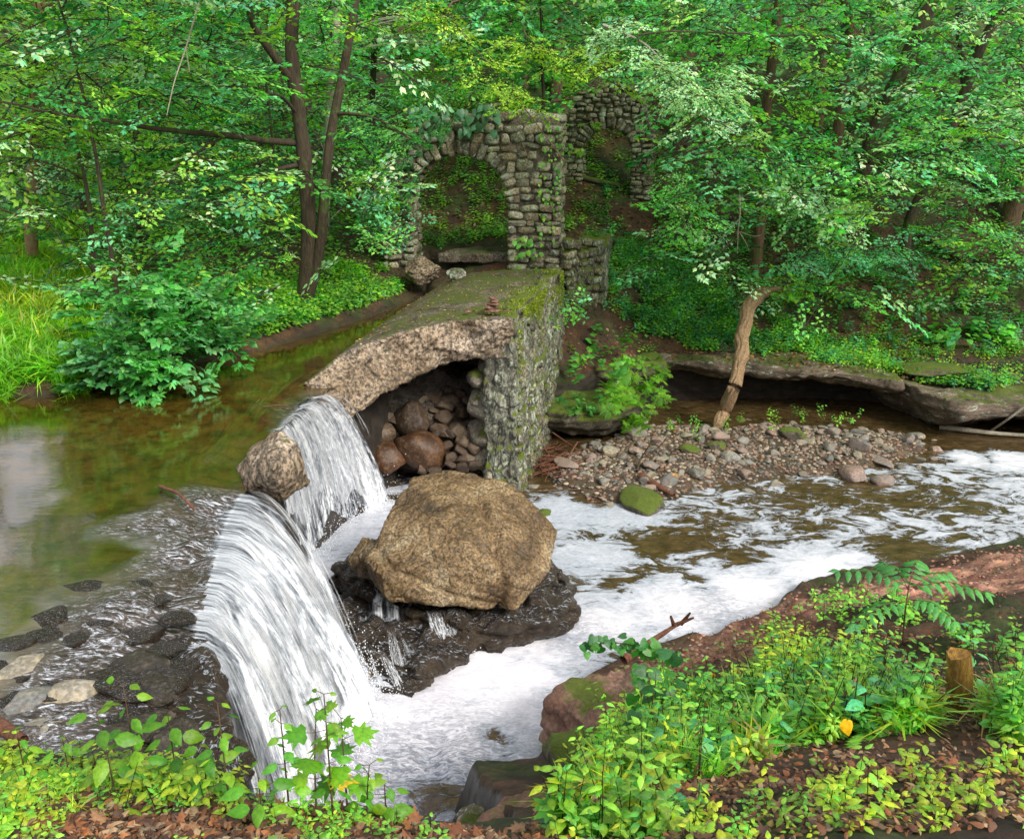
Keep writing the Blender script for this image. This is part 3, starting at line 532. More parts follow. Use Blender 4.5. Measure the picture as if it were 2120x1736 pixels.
# ================================================================ dam: concrete cap, lichened side wall, end stones
dam = empty('dam', (0, 13.5, 0), 'broken stone mill dam with mossy concrete cap and hollow underside', 'dam')
e0 = W(1058, 655, 2.6)          # near right corner
e0 = np.array([0.0, e0[1], 2.57]); dr = np.array([.205, 1., 0]); 
near = [e0, W(940, 662, 2.55), W(860, 680, 2.5), W(780, 700, 2.4), W(700, 735, 2.24), W(635, 788, 2.03)]
far = [e0+dr*4.6, e0+dr*4.6+np.array([-.9, .0, .0]), np.array([-.75, 16.6, 2.5]), np.array([-1.25, 16.6, 2.3]), np.array([-1.65, 16.5, 2.08]), np.array([-2.15, 16.2, 1.8])]
bot = [W(1055, 742, 2.0), W(1000, 745, 1.98), W(930, 752, 1.95), W(860, 775, 1.88), W(790, 815, 1.72), W(735, 862, 1.5)]
hl = []
for i in range(5):
    a = [near[i], near[i+1], far[i], far[i+1]]; b = [bot[i], bot[i+1]]
    for p in (near[i], near[i+1]): pass
    th = [.55, .55, .52, .5, .45, .4]
    bb = [far[i]-np.array([0, 0, th[i]]), far[i+1]-np.array([0, 0, th[i+1]])]
    hl.append(a+b+bb)
hl.append([near[5], bot[5], far[5], far[5]-np.array([0, 0, .6]), far[5]+np.array([-.5, .2, -.5]), near[5]+np.array([-.35, .25, -.35]), near[5]+np.array([-.15, .1, -.8])])
def cap(V, N):
    face = np.clip(-N[:, 1]*1.2+(-N[:, 2])*.8, 0, 1)
    d = .012*fbm(V*3, 3, 5)+face*(.06*fbm(V*np.array([3.2, 3.2, 5.]), 3, 7)+.03*np.abs(fbm(V*np.array([7, 7, 16.])+np.stack([V[:, 2]*6]*3, -1), 3, 19))+.022*fbm(V*17, 3, 9)); return N*d[:, None]
me = solid(hl, .026, cap); V = get_v(me); me.materials.append(M['captop']); me.materials.append(M['tan']); me.materials.append(M['tan'])
nf = np.empty(len(me.polygons)*3, np.float32); me.polygons.foreach_get('normal', nf); nf = nf.reshape(-1, 3)
ct = np.empty(len(me.polygons)*3, np.float32); me.polygons.foreach_get('center', ct); ct = ct.reshape(-1, 3)
nrx = [p[0] for p in near][::-1]; nry = [p[1] for p in near][::-1]
yedge = np.interp(ct[:, 0], nrx, nry)+.05*vnoise(ct*6)
me.polygons.foreach_set('material_index', np.where((nf[:, 2] > .2) & (ct[:, 1] > yedge), 0, 1).astype(np.int32))
link('concrete_cap', me, None, dam)
CAPBV = None
# generic coursed stones on a plane
def q_stone(seed, w, d, h, n=7):
    r = np.random.default_rng(seed); V, F = ICO[3]; V = V.copy()
    e = r.uniform(.38, .8); V = np.sign(V)*np.abs(V)**e
    V /= np.abs(V).max(0)
    V = V*(1+.16*fbm(V*1.1+seed*1.7, 3, seed % 97))[:, None]
    return V*np.array([w/2, d/2, h/2]), F
def stones_mesh(name, st, seed=0):
    r = np.random.default_rng(seed); V, F = cat_quads(st); base = np.array([(1, 1, .95), (1.1, 1., .82), (.85, .87, .82), (1.25, 1.2, 1.05), (.95, .8, .65), (.85, .92, .75)])
    C = np.concatenate([np.tile(base[r.integers(0, 6)]*r.uniform(.55, 1.3), (len(v), 1)) for v, f in st]); return mesh_np(name, V, F, C=C, smooth=True)
def stones_on(origin, u, nrm, rows, hmin, hmax, wmin, wmax, intervals, depth=.3, prot=.05, seed=0, drop=None, tilt=.16):
    """courses of stones; intervals(z0,z1) -> list of (a,b) along u; returns verts, faces"""
    r = random.Random(seed); out = []; z = 0.; u = np.array(u, float); nrm = np.array(nrm, float); k = 0
    while z < rows:
        h = r.uniform(hmin, hmax)
        for a, b in intervals(z, z+h):
            x_ = a
            while x_ < b-.03:
                w = r.uniform(wmin, wmax)
                if b-(x_+w) < wmin*.7: w = b-x_
                cx = x_+w/2; cz = z+h/2+r.uniform(-.035, .035); k += 1
                if not (drop and drop(cx, cz)):
                    hh = h*r.uniform(.8, 1.18)
                    V, F = q_stone(seed*1000+k, w*.97, depth*r.uniform(.9, 1.1), hh)
                    a_ = r.uniform(-tilt, tilt); ca, sa = math.cos(a_), math.sin(a_)
                    Vx = V[:, 0]*ca-V[:, 2]*sa; Vz = V[:, 0]*sa+V[:, 2]*ca
                    P = np.array(origin)+u*(cx+Vx)[:, None]+nrm*(V[:, 1]+prot-depth/2+r.uniform(-.025, .03))[:, None]+np.array([0, 0, 1.])*(cz+Vz)[:, None]
                    out.append((P, F))
                x_ += w
        z += h
    return out
ud = dr/np.linalg.norm(dr); nr = np.array([ud[1], -ud[0], 0])
# side wall body
b0 = e0+np.array([0.02, .0, -.55]); body = []
def wpt(s, off_, z): 
    p = e0+ud*s+nr*off_; return (p[0], p[1], z)
for s0, s1 in ((0.02, 1.5), (1.5, 3.), (3., 4.7)):
    body.append([wpt(s, o_, z) for s in (s0, s1) for o_, z in ((-.02, 2.5), (-.4, 2.5), (.13, -.4), (-.4, -.4))])
def sw(V, N):
    d = .05*fbm(V*np.array([3, 3, 2.]), 4, 5)+.06*np.abs(fbm(V*np.array([6, 6, 3.]), 3, 8))+.025*fbm(V*14, 3, 9); return N*d[:, None]
link('side_wall', solid(body, .025, sw), M['sidewall'], dam)
st = stones_on(tuple(e0+np.array([0, 0, -2.65])), ud, nr, 2.55, .14, .3, .18, .42, lambda a, b: [(.03, 4.5)], .24, .035, 4, None, .3)
for k, (P, F) in enumerate(st): P[:] += nr*(.13*(1-(P[:, 2:3]+.1)/2.6))+.035*fbm(P*7, 3, 5)[:, None]*nr+.03*fbm(P*4+7, 3, 6)[:, None]*ud
link('facing_stones', stones_mesh('facing_stones', st, 1), M['wall_st'], dam)
# large end stones stacked under the broken cap
for i, (a, b, w, h, zc_) in enumerate([(1040, 797, 95, 62, 1), (1020, 765, 60, 30, 1), (990, 790, 40, 40, 1), (1022, 850, 120, 84, 1), (1018, 905, 100, 62, 1), (1025, 955, 100, 62, 1), (1050, 1000, 66, 50, 1), (995, 835, 40, 36, 1), (1050, 880, 40, 26, 1)]):
    p = D(a, b, 12.12); s = p[1]*.951+1.; k = s/FT/1.0
    me = rock_mesh('end_stone', 300+i, (w*k/2*1.12, .3, h*k/2*1.16), 4, cuts=7, depth=.7)
    o = link('end_stone', me, M['grey'], dam, world=False); o.location = Vector(tuple(p+np.array([-.02, .26, 0])))-dam.location
# dark rubble filling behind
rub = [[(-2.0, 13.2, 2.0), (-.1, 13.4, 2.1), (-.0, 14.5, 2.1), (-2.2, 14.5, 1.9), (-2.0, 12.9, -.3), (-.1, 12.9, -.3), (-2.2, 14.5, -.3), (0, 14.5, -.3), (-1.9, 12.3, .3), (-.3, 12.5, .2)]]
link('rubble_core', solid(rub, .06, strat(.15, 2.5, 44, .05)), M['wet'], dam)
# stones in the hollow
prot = [rock_mesh('rubble_stone', 400+i, (1, rr, rr2), 4, cuts=12, depth=.55) for i, (rr, rr2) in enumerate([(.8, .6), (.9, .75), (.7, .7), (1., .5), (.75, .55), (.85, .8)])]
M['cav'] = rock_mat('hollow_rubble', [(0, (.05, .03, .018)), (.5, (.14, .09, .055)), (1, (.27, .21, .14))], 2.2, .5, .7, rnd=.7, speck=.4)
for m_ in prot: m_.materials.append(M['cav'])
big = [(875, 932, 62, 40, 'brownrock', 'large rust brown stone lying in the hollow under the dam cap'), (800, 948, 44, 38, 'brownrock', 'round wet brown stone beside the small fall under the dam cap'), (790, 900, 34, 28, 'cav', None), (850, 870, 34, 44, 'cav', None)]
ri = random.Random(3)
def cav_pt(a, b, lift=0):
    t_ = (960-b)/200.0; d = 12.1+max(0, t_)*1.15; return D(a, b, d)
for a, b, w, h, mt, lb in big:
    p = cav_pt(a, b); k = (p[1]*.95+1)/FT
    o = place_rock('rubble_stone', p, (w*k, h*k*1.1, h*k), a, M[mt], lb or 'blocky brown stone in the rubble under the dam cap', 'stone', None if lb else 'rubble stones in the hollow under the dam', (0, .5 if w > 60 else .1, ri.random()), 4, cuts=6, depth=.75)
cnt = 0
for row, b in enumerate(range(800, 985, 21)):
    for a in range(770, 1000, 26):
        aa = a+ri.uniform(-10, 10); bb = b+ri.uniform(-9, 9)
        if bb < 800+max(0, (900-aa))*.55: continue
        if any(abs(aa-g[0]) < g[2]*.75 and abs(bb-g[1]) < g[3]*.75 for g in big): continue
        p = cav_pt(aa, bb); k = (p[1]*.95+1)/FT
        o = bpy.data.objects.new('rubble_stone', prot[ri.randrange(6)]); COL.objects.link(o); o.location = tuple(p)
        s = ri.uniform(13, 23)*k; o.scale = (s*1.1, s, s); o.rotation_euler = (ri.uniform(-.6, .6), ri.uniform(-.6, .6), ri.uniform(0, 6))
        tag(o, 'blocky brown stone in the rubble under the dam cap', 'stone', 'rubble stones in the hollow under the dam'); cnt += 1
# ---- cairn on the cap
cz = W(1018, 656, 2.56); zt = 2.6
for i, (w, h, dx, lb) in enumerate([(.15, .05, 0, 'widest flat stone at the bottom of the small cairn'), (.10, .055, -.03, 'second stone from the bottom of the small cairn'), (.115, .045, .02, 'middle flat stone of the small cairn'), (.09, .04, .03, 'fourth flat stone of the small cairn'), (.06, .04, .0, 'small pointed stone on top of the cairn')]):
    o = place_rock('cairn_stone', (cz[0]+dx, cz[1]+.12, zt+h/2), (w, w*.7, h*.62), 500+i, M['redrock'], lb, 'stone', 'stones of the little cairn on the dam', (0, ri.uniform(-.1, .1), ri.uniform(0, 3)), 3, cuts=8); zt += h*.95
for i, (a, b, w) in enumerate([(968, 645, .06), (935, 655, .05), (1048, 645, .07)]):
    p = W(a, b, 2.6); place_rock('loose_stone', p, (w, w*.8, w*.35), 520+i, M['redrock'], ['small flat stone lying left of the cairn', 'small dark stone at the broken edge left of the cairn', 'flat stone lying right of the cairn'][i], 'stone', None, (0, 0, i), 3)
# ---- pale boulders behind the dam
for i, (a, b, z_, s, lb) in enumerate([(875, 572, 2.45, (.36, .3, .25), 'large pale jagged rock at the foot of the left arch pier'), (944, 580, 2.42, (.22, .18, .14), 'small pale white rock on the mud behind the dam')]):
    p = W(a, b, z_); place_rock('pale_rock', p+np.array([0, .2, .05]), s, 540+i, M['tan'] if i == 0 else M['masonry'], lb, 'rock', None, (0, 0, .4), 5, cuts=12, rough=.14, fine=.06)
# ================================================================ stone arches
def arch(name, label, P0, u, W_, H_, T_, o0, o1, spring, top_fn, seed, hr=(.12, .22), wr=(.2, .4), voxel=.04, stone='grey', left_h=None, dtl=True):
    """P0 = right front foot; u runs left along the face; opening between o0 and o1"""
    th = empty(name, tuple(P0), label, 'ruined arch')
    u = np.array(u, float); u /= np.linalg.norm(u); b = np.array([-u[1], u[0], 0]);
    if b[1] < 0: b = -b               # into the wall
    P0 = np.array(P0, float); R = (o1-o0)/2; c = (o0+o1)/2
    def pt(s, t_, z_): p = P0+u*s+b*t_; return (p[0], p[1], P0[2]+z_)
    hull = []; ins = .025
    def box(s0, s1, z0, z1): hull.append([pt(s, t_, z_) for s in (s0, s1) for t_ in (ins, T_-ins) for z_ in (z0, z1)])
    box(ins, o0-.02, -.4, spring); box(o1+.02, W_-ins, -.4, spring)
    N_ = 12
    for i in range(N_):
        a0 = math.pi*i/N_; a1 = math.pi*(i+1)/N_; q = []
        for a in (a0, a1):
            s = c-math.cos(a)*(R+.02); zi = spring+math.sin(a)*(R+.02)
            for t_ in (ins, T_-ins): q += [pt(s, t_, zi), pt(s, t_, top_fn(s)-.04)]
        hull.append(q)
    for s0, s1 in ((ins, o0-.02), (o1+.02, W_-ins)):
        m = (s0+s1)/2
        for a, e in ((s0, m), (m, s1)): hull.append([pt(s, t_, z_) for s in (a, e) for t_ in (ins, T_-ins) for z_ in (spring-.02, top_fn(s)-.04)])
    link('mortar_core', solid(hull, voxel, strat(.02, 4, seed, .02)), M['mortar'], th)
    rg = .24
    def iv(z0, z1):
        zm = (z0+z1)/2
        if zm < spring: a_, b_ = o0, o1
        elif zm < spring+R+rg: q = math.sqrt(max(0, (R+rg)**2-(zm-spring)**2)); a_, b_ = c-q, c+q
        else: return [(0, W_)]
        return [(0, max(0, a_)), (min(W_, b_), W_)]
    rr = random.Random(seed)
    drop = lambda s, z_: z_ > top_fn(s)-.05 or rr.random() < .015
    st = stones_on(tuple(P0), u, -b, H_, hr[0], hr[1], wr[0], wr[1], iv, .3, .05, seed, drop)
    n_ = int(math.pi*(R+rg/2)/(.15 if dtl else .12))
    for i in range(n_):                       # voussoirs
        a = math.pi*(i+.5+rr.uniform(-.2, .2))/n_; w = math.pi*(R+rg/2)/n_*rr.uniform(.8, 1.15)
        for t_ in np.arange(.14, T_, .3):
            V, F = q_stone(seed*77+i*9+int(t_*30), rg*rr.uniform(.8, 1.5), .3, w*.98)
            # local x radial, z tangential
            rad_ = R+rg/2; er = -math.cos(a)*u+np.array([0, 0, math.sin(a)]); et = math.sin(a)*u+np.array([0, 0, math.cos(a)])
            cc_ = np.array(pt(c, t_-.03, spring))+er*rad_
            st.append((cc_+er*V[:, :1]+b*V[:, 1:2]+et*V[:, 2:3], F))
    # end face (right) and the far jamb
    s2 = stones_on(pt(0, 0, 0), b, -u, H_, hr[0], hr[1], wr[0]*.9, wr[1]*.8, lambda a, e: [(.08, T_)], .24, .03, seed+5, lambda s, z_: z_ > top_fn(0)-.05)
    s2b = stones_on(pt(o1, 0, 0), b, -u, spring, hr[0], hr[1], wr[0]*.9, wr[1]*.8, lambda a, e: [(.08, T_)], .24, .04, seed+6)
    link('end_face_stones', stones_mesh('end_face_stones', s2, seed), M['masonry_st'], th)
    link('jamb_stones', stones_mesh('jamb_stones', s2b, seed), M['masonry_st'], th)
    # the odd cap stones
    s3 = []
    for s in np.arange(.1, W_, .27):
        V, F = q_stone(seed+int(s*50), rr.uniform(.2, .34), T_*.8, rr.uniform(.1, .18)); s3.append((np.array(pt(s, T_/2, top_fn(s)-.02+rr.uniform(-.05, .06)))+u*V[:, :1]+b*V[:, 1:2]+np.array([0, 0, 1])*V[:, 2:3], F))
    link('face_stones', stones_mesh('face_stones', st+s3, seed), M['masonry_st'], th)
    return th
A0 = W(1160, 556, 2.5); uA = np.array([-1, .1, 0])
def topA(s): return 2.72+.2*math.exp(-((s-1.1)/.6)**2)-.15*sstep(1.8, 3.0, np.array([s]))[0]+.07*math.sin(s*6)+(-1.1*sstep(2.9, 3.5, np.array([s]))[0])
pl = W(1052, 552, 2.5); o0 = np.linalg.norm(pl[:2]-A0[:2]); 
arch('stone_arch', 'big near stone arch ruin standing at the end of the dam with ivy on top', A0+np.array([0, 0, -.02]), uA, 3.45, 3.0, .62, 1.03, 2.83, 1.22, topA, 60, (.09, .23), (.13, .4), stone='masonry')
F0 = W(1350, 430, 3.3); uF = np.array([-1, .12, 0])
def topF(s): return 2.75-.12*math.sin(s*5)-.9*sstep(.35, .0, np.array([s]))[0]-.9*sstep(1.7, 2.1, np.array([s]))[0]
arch('stone_arch', 'smaller far stone arch up the slope behind the dam wall', F0+np.array([.0, .3, -.1]), uF, 2.1, 2.85, .6, .5, 1.62, 1.32, topF, 90, (.08, .13), (.12, .26), stone='masonry', dtl=False)
# slab seen through the arch
p = [W(905, 522, 2.75), W(1062, 522, 2.75), W(1062, 508, 2.75), W(945, 508, 2.75)]
o = link('stone_slab', solid([[(*q[:2], z_) for q in p for z_ in (2.72, 2.55)]], .03, strat(.03, 3, 4, .02)), M['captop']); tag(o, 'flat dark slab lying on the ground behind the near arch', 'slab')
# buttress wall behind the dam, right
q = [W(1172, 520, 2.85), W(1252, 512, 2.85), W(1262, 485, 2.85), W(1185, 480, 2.85)]
bt = empty('buttress_wall', tuple(q[0]), 'short mossy stone wall behind the dam right of the near arch', 'wall')
g = [(*a[:2], 2.85) for a in q]; g2 = [(a[0], a[1]-.1, .5) for a in q]
link('wall_body', solid([g+g2], .03, sw), M['sidewall'], bt)
uu = q[1]-q[0]; L_ = np.linalg.norm(uu[:2]); uu = np.array([uu[0], uu[1], 0])/L_; nn_ = np.array([uu[1], -uu[0], 0])
s4 = stones_on((q[0][0], q[0][1]-.06, 1.0), uu, nn_, 1.9, .1, .2, .12, .3, lambda a, b: [(0, L_)], .25, .05, 33, None, .3)
link('facing_stones', stones_mesh('facing_stones', s4, 2), M['wall_st'], bt)
# ================================================================ ledges on the right bank
def ledge(name, label, edge, z1, z0, back, mat='ledge', seed=0, under=.25, vox=.04, amp=.08):
    E = [W(a, b, z_) for a, b, z_ in edge]; hl = []
    for p, q in zip(E, E[1:]):
        ins = np.array([0, under, 0]); B = np.array([0, back, 0])
        zp, zq = p[2], q[2]; lo = lambda v, zz_: np.array([v[0], v[1], zz_])
        hl.append([p, q, p+B, q+B, lo(p+ins, zp-(z1-z0)), lo(q+ins, zq-(z1-z0)), lo(p+B, zp-(z1-z0)*1.5), lo(q+B, zq-(z1-z0)*1.5), p-np.array([0, .0, (z1-z0)*.45]), q-np.array([0, 0., (z1-z0)*.45])])
    o = link(name, solid(hl, vox, strat(amp, 1.3, seed, .03, .02)), M[mat]); return tag(o, label, 'rock ledge')
ledge('rock_ledge', 'long overhanging rock ledge above the dark undercut on the right bank', [(1150, 722, .9), (1300, 730, .92), (1390, 745, .9), (1480, 752, .9), (1600, 762, .9), (1700, 768, .88), (1780, 775, .86), (1872, 792, .8)], .9, .62, 2.2, seed=3, under=.35)
ledge('rock_ledge', 'thick tilted ledge slab at the right edge past the crack', [(1880, 792, .8), (1935, 815, .72), (1985, 838, .66), (2060, 838, .66), (2119, 835, .66), (2300, 850, .7)], .9, .36, 2.2, seed=8, under=.8, amp=.1)
ledge('rock_ledge', 'low mossy ledge beside the foot of the dam wall', [(1112, 848, .58), (1180, 858, .56), (1260, 850, .58), (1338, 832, .6)], .58, .12, 1.3, 'mossy', 12, .22, amp=.08)
ledge('rock_ledge', 'mossy stepped ledge under the hanging plants above the low ledge', [(1135, 755, .9), (1240, 765, .88), (1330, 755, .9), (1380, 750, .92)], .9, .5, 1.2, 'mossy', 15, .2)
for i, (a, b, z_, s, lb) in enumerate([(1290, 630, 1.55, (.55, .3, .22), 'flat moss covered rock above the plants right of the buttress wall'), (1230, 600, 1.8, (.5, .3, .2), 'moss topped block beside the buttress wall'), (1930, 752, 1.0, (.75, .35, .12), 'long mossy flat rock lying on top of the right ledge')]):
    p = W(a, b, z_)-np.array([0, 0, .12 if i == 2 else 0]); place_rock('mossy_rock', p, s, 560+i, M['mossy'], lb, 'rock', None, (0, 0, 0), 5, cuts=12)
for i, (a, b, s) in enumerate([(395, 1335, .16), (402, 1375, .2), (398, 1420, .22), (415, 1470, .24), (425, 1520, .22), (440, 1570, .24), (455, 1610, .2)]):
    p = W(a-8, b, 1.9); place_rock('brink_rock', (p[0], p[1], 1.88), (s*.8, s, s*.55), 580+i, M['washed'], 'dark wet rock left of the big fall, %s in the row below its lip' % ['first', 'second', 'third', 'fourth', 'fifth', 'sixth', 'last'][i], 'rock', None, (0, 0, i*.9), 5, cuts=12)
# ================================================================ gravel bar
protos = []
for i in range(14):
    r_ = random.Random(i); me = rock_mesh('river_stone', 700+i, (1, r_.uniform(.6, .9), r_.uniform(.35, .65)), 4 if i < 5 else 3, cuts=11, depth=.5); me.materials.append(M['river']); protos.append(me)
placed = []
feat = [(1638, 912, .27, 'mossy', 'largest blocky mossy stone on the gravel bar'), (1600, 905, .17, 'river', 'pale angular stone left of the largest gravel bar block'), (1425, 940, .2, 'mossy', 'moss covered stone at the left end of the gravel bar'), (1480, 935, .18, 'mossy', 'half mossy stone in the middle of the gravel bar'), (1335, 1040, .42, 'mossy', 'wide low stone with green moss at the edge of the foamy water'), (1125, 1055, .16, 'mossy', 'small mossy brown stone right of the big boulder'), (1530, 862, .16, 'mossy', 'mossy stone behind the foot of the leaning log'), (1940, 925, .17, 'river', 'rounded grey stone at the right end of the gravel bar'), (1895, 905, .15, 'river', 'upright pink stone at the right end of the gravel bar'), (1770, 980, .3, 'river', 'broad flat reddish rock awash in the stream'), (1260, 945, .19, 'river', 'grey submerged stone near the twig pile'), (1310, 945, .15, 'river', 'dark stone in shallow water near the twig pile'), (1510, 958, .2, 'river', 'pale slab shaped stone below the mossy stones'), (1440, 990, .17, 'river', 'brown wet stone behind the yellow stone')]
for i, (a, b, s, mt, lb) in enumerate(feat):
    p = W(a, b, .05); h_ = max(hz(p[0], p[1]), -.06 if s < .3 else -.02)
    place_rock('river_stone', (p[0], p[1], h_+s*.2), (s, s*.75, s*.5), 600+i, M[mt], lb, 'stone', None, (0, 0, ri.uniform(0, 3)), 4, cuts=12, depth=.55); placed.append((p[0], p[1], s*.8))
p = W(1390, 995, .05); place_rock('river_stone', (p[0], p[1], .1), (.1, .07, .09), 641, rock_mat('yellow_stone', [(0, (.4, .2, .03)), (1, (.7, .42, .1))], 2, .4, .3), 'small bright yellow stone at the water edge of the gravel bar', 'stone', None, (0, 0, 0), 4)
tries = 0; ng = 0; gp = np.array(GRAVEL); lo_, hi_ = gp.min(0), gp.max(0)
while ng < 285 and tries < 40000:
    tries += 1; x_ = ri.uniform(lo_[0]-.4, hi_[0]+.4); y_ = ri.uniform(lo_[1]-.5, hi_[1]+.4)
    sd = float(sdist(GRAVEL, np.array([x_]), np.array([y_]))[0])
    if sd < -.45 or (sd < -.05 and ri.random() < .7): continue
    s = (.05+.13*ri.random()**2.2) * (1.3 if ng < 60 else .8)
    if any((x_-a)**2+(y_-b)**2 < ((s+c_)*.62)**2 for a, b, c_ in placed): continue
    placed.append((x_, y_, s)); o = bpy.data.objects.new('river_stone', protos[ri.randrange(14)]); COL.objects.link(o)
    o.location = (x_, y_, max(-.04, hz(x_, y_))+s*.22); o.scale = (s, s, s*ri.uniform(.8, 1.2)); o.rotation_euler = (ri.uniform(-.25, .25), ri.uniform(-.25, .25), ri.uniform(0, 6.28))
    tag(o, 'grey brown loose stone on the gravel bar', 'stone', 'loose stones of the gravel bar'); ng += 1
# pebbles: one mass
N_ = 5200; px_ = rng.uniform(lo_[0]-.5, hi_[0]+.5, N_*2); py_ = rng.uniform(lo_[1]-.5, hi_[1]+.6, N_*2); sd = sdist(GRAVEL, px_, py_); k = (sd > -.35) & (rng.random(N_*2) < sstep(-.4, .2, sd)); px_, py_ = px_[k][:N_], py_[k][:N_]
pz = np.maximum(height(px_, py_), -.03)
Vb, Fb = rock_geo(900, (1, .8, .5), 2, 8); out = []
def scatter_geo(Vb, Fb, P, S, rz, tilt=None):
    c_, s_ = np.cos(rz), np.sin(rz); V = Vb[None]*S[:, None, None]
    x_ = V[..., 0]*c_[:, None]-V[..., 1]*s_[:, None]; y_ = V[..., 0]*s_[:, None]+V[..., 1]*c_[:, None]
    V = np.stack([x_, y_, V[..., 2]], -1)+P[:, None]; F = Fb[None]+(np.arange(len(P))*len(Vb))[:, None, None]
    return V.reshape(-1, 3), F.reshape(-1, Fb.shape[1])
n_ = len(px_); V, F = scatter_geo(Vb, Fb, np.stack([px_, py_, pz+.005], -1), rng.uniform(.015, .05, n_), rng.uniform(0, 6, n_))
pc = np.array([[.22, .18, .13], [.3, .2, .15], [.12, .11, .1], [.36, .3, .22], [.2, .1, .06]])[rng.integers(0, 5, n_)]*rng.uniform(.5, 1.2, (n_, 1))
t = NT('pebbles'); t.bsdf(Base_Color=t.attr('tint'), Roughness=.55)
crx = rng.uniform(-1, 9, 9000); cry = rng.uniform(4, 12, 9000); CRP = wl([(1140, 1435), (1640, 1210), (1790, 1178), (2119, 1115), (2250, 1330), (1900, 1330), (1700, 1320), (1500, 1450), (1280, 1520)], .3); kk = (sdist(CRP, crx, cry) > -.05) & (sdist(LOWER, crx, cry) < .03); crx, cry = crx[kk], cry[kk]; nc = len(crx); Vc, Fc = scatter_geo(Vb, Fb, np.stack([crx, cry, height(crx, cry)], -1), rng.uniform(.01, .035, nc), rng.uniform(0, 6, nc)); cc_ = np.array([[.4, .2, .14], [.26, .12, .08], [.34, .24, .18]])[rng.integers(0, 3, nc)]*rng.uniform(.6, 1.2, (nc, 1))
o = link('soil_crumbs', mesh_np('soil_crumbs', Vc, Fc, C=np.repeat(cc_, len(Vb), 0)), t.m); tag(o, 'reddish crumbs of soil and grit on the bare near bank', 'soil', kind='stuff')
o = link('gravel', mesh_np('gravel', V, F, C=np.repeat(pc, len(Vb), 0)), t.m); tag(o, 'small pebbles covering the gravel bar', 'gravel', kind='stuff')
RA = [tuple(W(a, b, 2.)[:2]) for a, b in [(60, 1250), (250, 1180), (390, 1250), (380, 1500), (300, 1570), (60, 1550), (-40, 1400)]]; ra = np.array(RA)
sl_ = [rock_mesh('slab_rock', 760+i, (1, .7, .22), 4, cuts=14, depth=.5) for i in range(5)]
for m_ in sl_: m_.materials.append(M['washed'])
nr_ = 0
while nr_ < 34:
    x_, y_ = ri.uniform(ra[:, 0].min(), ra[:, 0].max()), ri.uniform(ra[:, 1].min(), ra[:, 1].max())
    if float(sdist(RA, np.array([x_]), np.array([y_]))[0]) < 0: continue
    o = bpy.data.objects.new('slab_rock', sl_[nr_ % 5]); COL.objects.link(o); s = ri.uniform(.1, .26); o.location = (x_, y_, 1.985+ri.uniform(-.02, .03)); o.scale = (s, s, s*ri.uniform(.7, 1.3)); o.rotation_euler = (ri.uniform(-.15, .15), ri.uniform(-.15, .15), ri.uniform(-.7, .7))
    tag(o, 'flat dark wet rock layer showing through the shallow rapids', 'rock', 'flat wet rocks in the upper rapids'); nr_ += 1
# rocks awash in the upper rapids, left foreground
for i, (a, b, s, lb) in enumerate([(45, 1382, .17, 'flat grey rock awash at the far left of the rapids'), (138, 1432, .18, 'round grey rock in the rapids at lower left'), (60, 1450, .17, 'brown rock with a pale chip left of the round grey rock'), (95, 1500, .16, 'low slab half under water below the round grey rock'), (290, 1385, .22, 'flat brown slab under the rapids near the fall'), (325, 1420, .2, 'wet slab at the brink left of the fall'), (300, 1500, .2, 'dark tilted slab at the brink behind the seedlings'), (230, 1545, .2, 'dark rock at the edge of the mossy bank'), (350, 1530, .18, 'wet dark rock below the brink beside the big fall'), (180, 1400, .1, 'little rock awash right of the round grey rock')]):
    p = W(a, b, 2.); place_rock('rapids_rock', (p[0], p[1], 1.98), (s, s*.75, s*.42), 660+i, M['wet' if i > 3 else 'river'], lb, 'rock', None, (0, ri.uniform(-.2, .2), ri.uniform(0, 3)), 5, cuts=10)
# mossy bank boulder and rock skirts along the plunge pool
bp = [W(1115, 1545, .9), W(1130, 1510, 1.05), W(1200, 1490, 1.1), (W(1300, 1500, 1.2)), W(1340, 1530, 1.2), W(1300, 1620, 1.2), W(1200, 1625, 1.0), W(1125, 1590, .8), W(1120, 1600, .4), W(1150, 1640, .4)]
tag(link('mossy_boulder', solid([bp+[tuple(np.array(b_)+np.array([.1, .5, -.8])) for b_ in bp[:5]]], .025, strat(.06, 3, 61, .03)), M['mossy']), 'large rounded moss covered boulder on the near bank of the pool', 'boulder')
for i, (pts, z0, mt, lb) in enumerate([([(1140, 1450, .45), (1190, 1410, .5), (1260, 1380, .55), (1330, 1370, .6), (1370, 1420, .8), (1330, 1480, .85), (1230, 1510, .7), (1175, 1500, .4)], -.2, 'redrock', 'grey brown rock slab at the water edge behind the mossy boulder'),
        ([(940, 1690, .45), (990, 1665, .45), (1100, 1600, .4), (1150, 1610, .6), (1130, 1670, .95), (1040, 1700, 1.0), (960, 1720, .9)], -.2, 'wet', 'dark wet rock rim curving round the pool below the mossy boulder'),
        ([(960, 1700, 1.1), (1060, 1660, 1.15), (1180, 1640, 1.25), (1170, 1700, 1.6), (1100, 1736, 1.8), (1000, 1736, 1.7)], .2, 'redrock', 'brown sloping rock at the bottom edge under the grass blades')]):
    tag(link('bank_rock', solid([prism([W(*q_) for q_ in pts], 0, z0, -.16)], .025, strat(.08, 2.4, 70+i, .04, .02)), M[mt if mt != 'wet' else 'ledge']), lb, 'rock')
